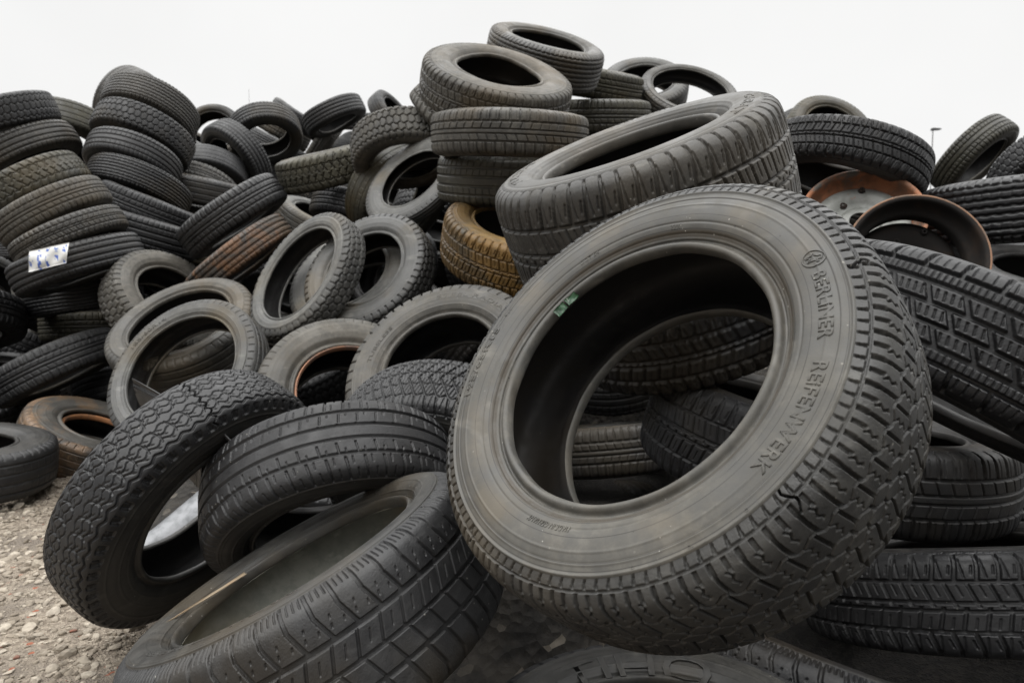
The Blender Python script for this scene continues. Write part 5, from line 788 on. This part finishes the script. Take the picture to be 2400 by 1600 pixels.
ADDED_TYRES = [  # tyres added on the mound to support and fill out the heap's back
 (0.661, 6.756, 0.294, 0.438, -0.111, 0.892, 1.027, 0),
 (2.177, 5.546, 1.245, -0.241, 0.377, 0.894, 1.048, 0),
 (-2.524, 8.828, 1.465, -0.446, 0.55, 0.706, 0.962, 0),
 (-4.311, 2.555, 0.098, 0.202, 0.12, 0.972, 0.946, 0),
 (-4.22, 8.353, 1.572, -0.584, 0.459, 0.67, 0.975, 0),
 (3.955, 5.137, 1.198, 0.627, 0.199, 0.753, 0.947, 0),
 (-4.378, 3.649, 0.51, -0.53, -0.11, 0.841, 1.034, 0),
 (4.505, 7.603, 0.275, 0.57, 0.246, 0.784, 0.958, 0),
 (-3.697, 6.31, 1.374, 0.164, -0.22, 0.962, 0.953, 0),
 (-3.635, 5.955, 1.58, 0.031, 0.355, 0.934, 1.017, 0),
 (-3.871, 8.01, 2.103, -0.362, 0.342, 0.867, 0.991, 0),
 (-1.919, 7.827, 2.301, -0.88, -0.069, 0.47, 0.983, 0),
 (1.806, 4.183, 1.31, 0.737, -0.168, 0.655, 1.028, 0),
 (3.528, 7.851, 0.837, 0.323, 0.62, 0.715, 1.023, 0),
 (2.381, 7.514, 1.258, -0.219, 0.558, 0.801, 0.989, 0),
 (0.143, 9.43, 0.258, 0.427, 0.418, 0.802, 0.999, 0),
 (-0.394, 7.358, 1.653, 0.495, -0.357, 0.792, 0.957, 0),
 (0.092, 8.568, 0.941, 0.657, 0.175, 0.734, 1.038, 1),
 (4.864, 4.617, 0.132, 0.71, 0.017, 0.704, 0.957, 0),
 (1.369, 5.626, 1.336, 0.338, 0.615, 0.712, 1.043, 0),
 (-4.442, 6.229, 0.789, -0.529, 0.504, 0.682, 0.986, 0),
 (-1.079, 5.907, 1.597, 0.49, -0.281, 0.825, 0.96, 0),
 (2.088, 4.849, 1.523, 0.236, -0.591, 0.771, 1.022, 0),
 (4.927, 8.106, 0.102, -0.006, 0.051, 0.999, 0.962, 0),
 (-3.852, 6.84, 1.555, -0.538, -0.541, 0.647, 1.015, 0),
 (-3.25, 9.442, 0.64, 0.255, 0.569, 0.782, 1.004, 0),
 (4.399, 3.669, 0.197, 0.64, -0.144, 0.755, 1.027, 0),
 (2.406, 5.99, 1.697, -0.478, -0.495, 0.726, 0.978, 0),
 (4.265, 6.173, 0.884, 0.741, -0.206, 0.639, 1.044, 0),
 (3.275, 5.92, 1.679, 0.481, -0.491, 0.726, 0.989, 0),
 (5.37, 8.738, 0.102, 0.067, -0.054, 0.996, 0.965, 0),
 (-0.826, 6.478, 1.629, 0.584, 0.181, 0.791, 1.029, 0),
 (3.503, 3.215, 0.59, 0.298, -0.665, 0.684, 0.972, 0),
 (0.781, 6.248, 0.724, -0.193, 0.605, 0.772, 0.945, 0),
 (-3.084, 8.789, 1.325, 0.125, 0.642, 0.756, 0.975, 0),
 (-1.775, 8.658, 2.008, -0.032, 0.603, 0.797, 0.978, 0),
 (1.398, 7.52, 0.49, -0.547, 0.221, 0.807, 1.044, 0),
 (1.798, 7.393, 0.933, -0.643, 0.284, 0.712, 0.947, 0),
 (3.102, 2.846, 0.207, 0.002, -0.535, 0.845, 0.941, 0),
 (-0.997, 7.086, 1.997, 0.436, -0.479, 0.762, 1.007, 0),
 (-3.57, 3.347, 0.936, -0.154, -0.576, 0.803, 1.036, 0),
 (3.114, 7.111, 1.787, 0.24, 0.512, 0.825, 0.974, 0),
 (-3.909, 4.984, 0.594, 0.822, -0.105, 0.559, 1.033, 3),
 (-0.076, 4.075, 1.484, -0.495, -0.674, 0.548, 1.004, 0),
 (4.718, 6.335, 0.403, 0.696, -0.052, 0.717, 1.04, 0),
 (1.358, 4.489, 1.699, 0.342, 0.0, 0.94, 0.959, 0),
 (-2.0, 6.577, 1.439, 0.405, 0.371, 0.835, 1.03, 0),
 (-1.738, 5.768, 1.44, -0.103, -0.205, 0.973, 1.006, 0),
 (-4.21, 9.23, 0.753, -0.39, 0.71, 0.587, 0.964, 0),
 (1.413, 6.995, 0.761, -0.671, 0.117, 0.732, 0.968, 0),
 (-0.07, 6.326, 0.762, 0.622, -0.259, 0.739, 1.002, 0),
 (0.718, 8.911, 0.108, 0.047, 0.054, 0.997, 1.023, 0),
 (2.32, 4.708, 0.859, 0.177, -0.823, 0.54, 1.01, 0),
 (5.164, 3.914, 0.108, -0.135, 0.158, 0.978, 1.05, 0),
 (-4.085, 3.914, 0.935, -0.53, -0.124, 0.839, 1.014, 0),
 (-2.84, 7.456, 2.331, -0.389, -0.329, 0.861, 0.97, 0),
 (4.201, 4.622, 0.855, 0.607, -0.15, 0.78, 0.98, 0),
 (0.161, 7.951, 1.099, 0.727, 0.012, 0.686, 1.025, 0),
 (-0.708, 8.596, 1.619, 0.521, 0.528, 0.67, 0.979, 0),
 (3.087, 9.316, 0.098, 0.077, -0.198, 0.977, 0.943, 0),
 (-0.639, 9.344, 0.88, 0.323, 0.612, 0.722, 1.04, 0),
 (2.711, 8.482, 0.27, -0.109, 0.591, 0.8, 0.966, 0),
 (1.721, 6.51, 1.208, -0.675, -0.03, 0.737, 1.043, 0),
 (2.238, 6.712, 1.755, -0.607, 0.28, 0.744, 0.983, 0),
 (5.477, 7.17, 0.106, 0.137, -0.201, 0.97, 1.029, 0),
 (-3.708, 1.499, 0.101, 0.062, -0.069, 0.996, 0.955, 0),
 (1.845, 1.389, 0.173, -0.007, -0.558, 0.83, 1.022, 0),
 (4.67, 7.023, 0.382, 0.613, 0.236, 0.754, 0.968, 0),
 (1.422, 3.602, 1.287, 0.308, -0.614, 0.727, 0.956, 0),
 (0.483, 3.152, 0.988, -0.148, -0.932, 0.332, 1.047, 0),
 (0.168, 4.967, 1.426, -0.75, 0.029, 0.661, 1.024, 0),
 (0.014, 7.396, 1.227, 0.619, -0.234, 0.75, 0.985, 1),
 (-2.015, 9.315, 1.221, -0.156, 0.678, 0.718, 0.972, 0),
 (2.832, 4.89, 1.323, 0.121, -0.099, 0.988, 0.988, 0),
 (-3.785, 7.382, 2.039, -0.352, -0.536, 0.768, 0.957, 0),
 (-3.771, 2.862, 0.339, -0.325, -0.54, 0.776, 1.011, 0),
 (3.772, 7.19, 1.24, 0.596, 0.339, 0.728, 0.972, 6),
 (2.088, 8.176, 0.426, -0.284, 0.574, 0.768, 0.958, 0),
 (-2.702, 4.813, 1.156, 0.776, 0.424, 0.466, 1.0, 0),
 (3.457, 5.559, 1.256, 0.115, 0.147, 0.982, 1.018, 0),
 (0.124, 5.509, 1.13, -0.556, 0.369, 0.745, 1.016, 1),
 (2.362, 2.682, 0.559, 0.636, 0.118, 0.763, 0.958, 0),
 (-4.29, 9.631, 0.295, -0.285, 0.635, 0.718, 0.98, 0),
 (4.478, 1.324, 0.107, -0.104, -0.095, 0.99, 1.023, 0),
 (-4.426, 4.812, 0.685, -0.508, -0.401, 0.763, 1.038, 0),
 (0.897, 8.065, 0.24, 0.706, -0.068, 0.705, 1.014, 0),
 (3.523, 4.596, 1.375, 0.013, -0.576, 0.817, 0.998, 4),
 (1.529, 8.85, 0.099, 0.194, 0.052, 0.98, 0.949, 0),
 (4.514, 5.232, 0.554, 0.613, 0.208, 0.762, 0.954, 0),
 (0.66, 4.452, 1.795, 0.082, -0.444, 0.892, 1.003, 0),
 (-3.149, 5.911, 0.328, 0.177, -0.488, 0.855, 0.965, 0),
 (-0.958, 3.186, 0.103, 0.016, 0.202, 0.979, 0.986, 0),
 (-3.85, 8.889, 1.258, -0.117, 0.644, 0.756, 0.958, 0),
 (-0.309, 6.722, 1.179, 0.446, -0.584, 0.678, 0.977, 0),
 (-3.137, 4.534, 0.974, -0.541, -0.758, 0.364, 0.999, 2),
 (-0.624, 7.828, 2.005, 0.692, 0.122, 0.711, 1.023, 0),
 (2.599, 1.817, 0.196, 0.64, -0.287, 0.713, 0.988, 0),
 (-2.396, 8.342, 1.91, -0.158, 0.138, 0.978, 0.973, 4),
 (3.895, 2.698, 0.11, -0.009, 0.046, 0.999, 1.046, 0),
 (1.956, 3.35, 0.826, 0.517, 0.033, 0.855, 0.947, 0),
 (-2.77, 6.128, 1.472, -0.903, 0.076, 0.424, 1.036, 0),
 (-2.961, 1.799, 0.107, -0.15, 0.184, 0.971, 1.037, 0),
 (-4.556, 5.397, 0.784, -0.539, -0.155, 0.828, 1.037, 0),
 (-3.463, 6.594, 1.781, -0.193, -0.667, 0.72, 0.993, 0),
 (4.823, 3.194, 0.097, -0.238, 0.109, 0.965, 0.944, 0),
 (0.48, 7.241, 0.661, 0.651, -0.04, 0.758, 0.96, 0),
 (1.385, 6.121, 0.851, -0.353, 0.314, 0.881, 1.029, 0),
 (3.383, 8.561, 0.123, 0.298, 0.554, 0.777, 1.024, 0),
 (-1.573, 4.44, 0.265, 0.402, 0.146, 0.904, 1.031, 1),
 (2.943, 7.797, 1.065, 0.005, 0.686, 0.727, 0.975, 0),
]
# ---------------------------------------------------------------- added mound under the tyres: props floating ones, fills sky gaps, blocks light
HM = np.array([[int(v) for v in r.split()] for r in ADDED_MOUND_H.strip().split('\n')])/100.
k_ = 4; nx_, ny_ = HM.shape
u_ = np.linspace(0, nx_-1.001, (nx_-1)*k_); v_ = np.linspace(0, ny_-1.001, (ny_-1)*k_); U_, V_ = np.meshgrid(u_, v_, indexing='ij')
i_, j_ = U_.astype(int), V_.astype(int); a_, b_2 = U_-i_, V_-j_
Z_ = HM[i_, j_]*(1-a_)*(1-b_2)+HM[i_+1, j_]*a_*(1-b_2)+HM[i_, j_+1]*(1-a_)*b_2+HM[i_+1, j_+1]*a_*b_2
X_ = MX0+U_*.15; Y_ = MY0+V_*.15
Z_ = Z_+(.018*fbm(X_, Y_, 9, 5)+.012*fbm(X_, Y_, 24, 6, 3))*np.clip(Z_*4+.5, 0, 1)
em, nte, be = nodes('added_mound_black'); tce = N(nte, 'ShaderNodeTexCoord')  # near-black colour of the added mound makes gaps in the heap read dark
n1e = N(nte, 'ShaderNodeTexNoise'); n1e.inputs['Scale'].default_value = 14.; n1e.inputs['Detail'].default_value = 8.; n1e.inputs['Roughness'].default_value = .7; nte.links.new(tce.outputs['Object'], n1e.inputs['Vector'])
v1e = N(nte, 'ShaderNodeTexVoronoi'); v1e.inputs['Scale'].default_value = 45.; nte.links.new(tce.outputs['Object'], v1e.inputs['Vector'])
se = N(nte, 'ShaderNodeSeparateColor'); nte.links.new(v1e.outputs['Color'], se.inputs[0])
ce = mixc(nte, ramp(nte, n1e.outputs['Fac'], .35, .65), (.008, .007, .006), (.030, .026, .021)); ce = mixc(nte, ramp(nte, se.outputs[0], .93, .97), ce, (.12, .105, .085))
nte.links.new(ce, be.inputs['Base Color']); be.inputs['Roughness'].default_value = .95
bpe = N(nte, 'ShaderNodeBump'); bpe.inputs['Strength'].default_value = .9; bpe.inputs['Distance'].default_value = .012; nte.links.new(mul(nte, n1e.outputs['Fac'], v1e.outputs['Distance'], 'ADD'), bpe.inputs['Height']); nte.links.new(bpe.outputs[0], be.inputs['Normal'])
tag(link_mesh('added_mound', np.stack([X_, Y_, Z_], -1).reshape(-1, 3), grid_faces(*Z_.shape, wrap=False), em), kind='structure')  # added under the heap for support; not a known part of the place
def copy_tree(o, parent=None):
    c = o.copy(); COL.objects.link(c)
    if parent: c.parent = parent
    for ch in o.children: copy_tree(ch, c)
    return c
PROTO = []
for i, (cx, cy, cz, nx, ny, nz, s, vis) in enumerate(ADDED_TYRES):
    if i < 4: t, _, _ = make_tyre('tyre', (cx, cy, cz), (nx, ny, nz), .31, .31, .63, ('ribs4', 'slots', 'worn', 'ribs6')[i], kind(('black', 'dark', 'dusty', 'black')[i]), 3, 0., .8); PROTO.append(t)
    else: t = copy_tree(PROTO[i % 4])
    u, v, nn = frame((nx, ny, nz))
    M = Matrix(((u[0], v[0], nn[0], cx), (u[1], v[1], nn[1], cy), (u[2], v[2], nn[2], cz), (0, 0, 0, 1)))
    t.matrix_world = M @ Matrix.Rotation(i*2.4, 4, 'Z') @ Matrix.Scale(s, 4)
    tag(t, 'added worn black tyre lying on the back or flank of the heap, behind the front rows', 'tyre', 'added tyres lying behind the front rows')
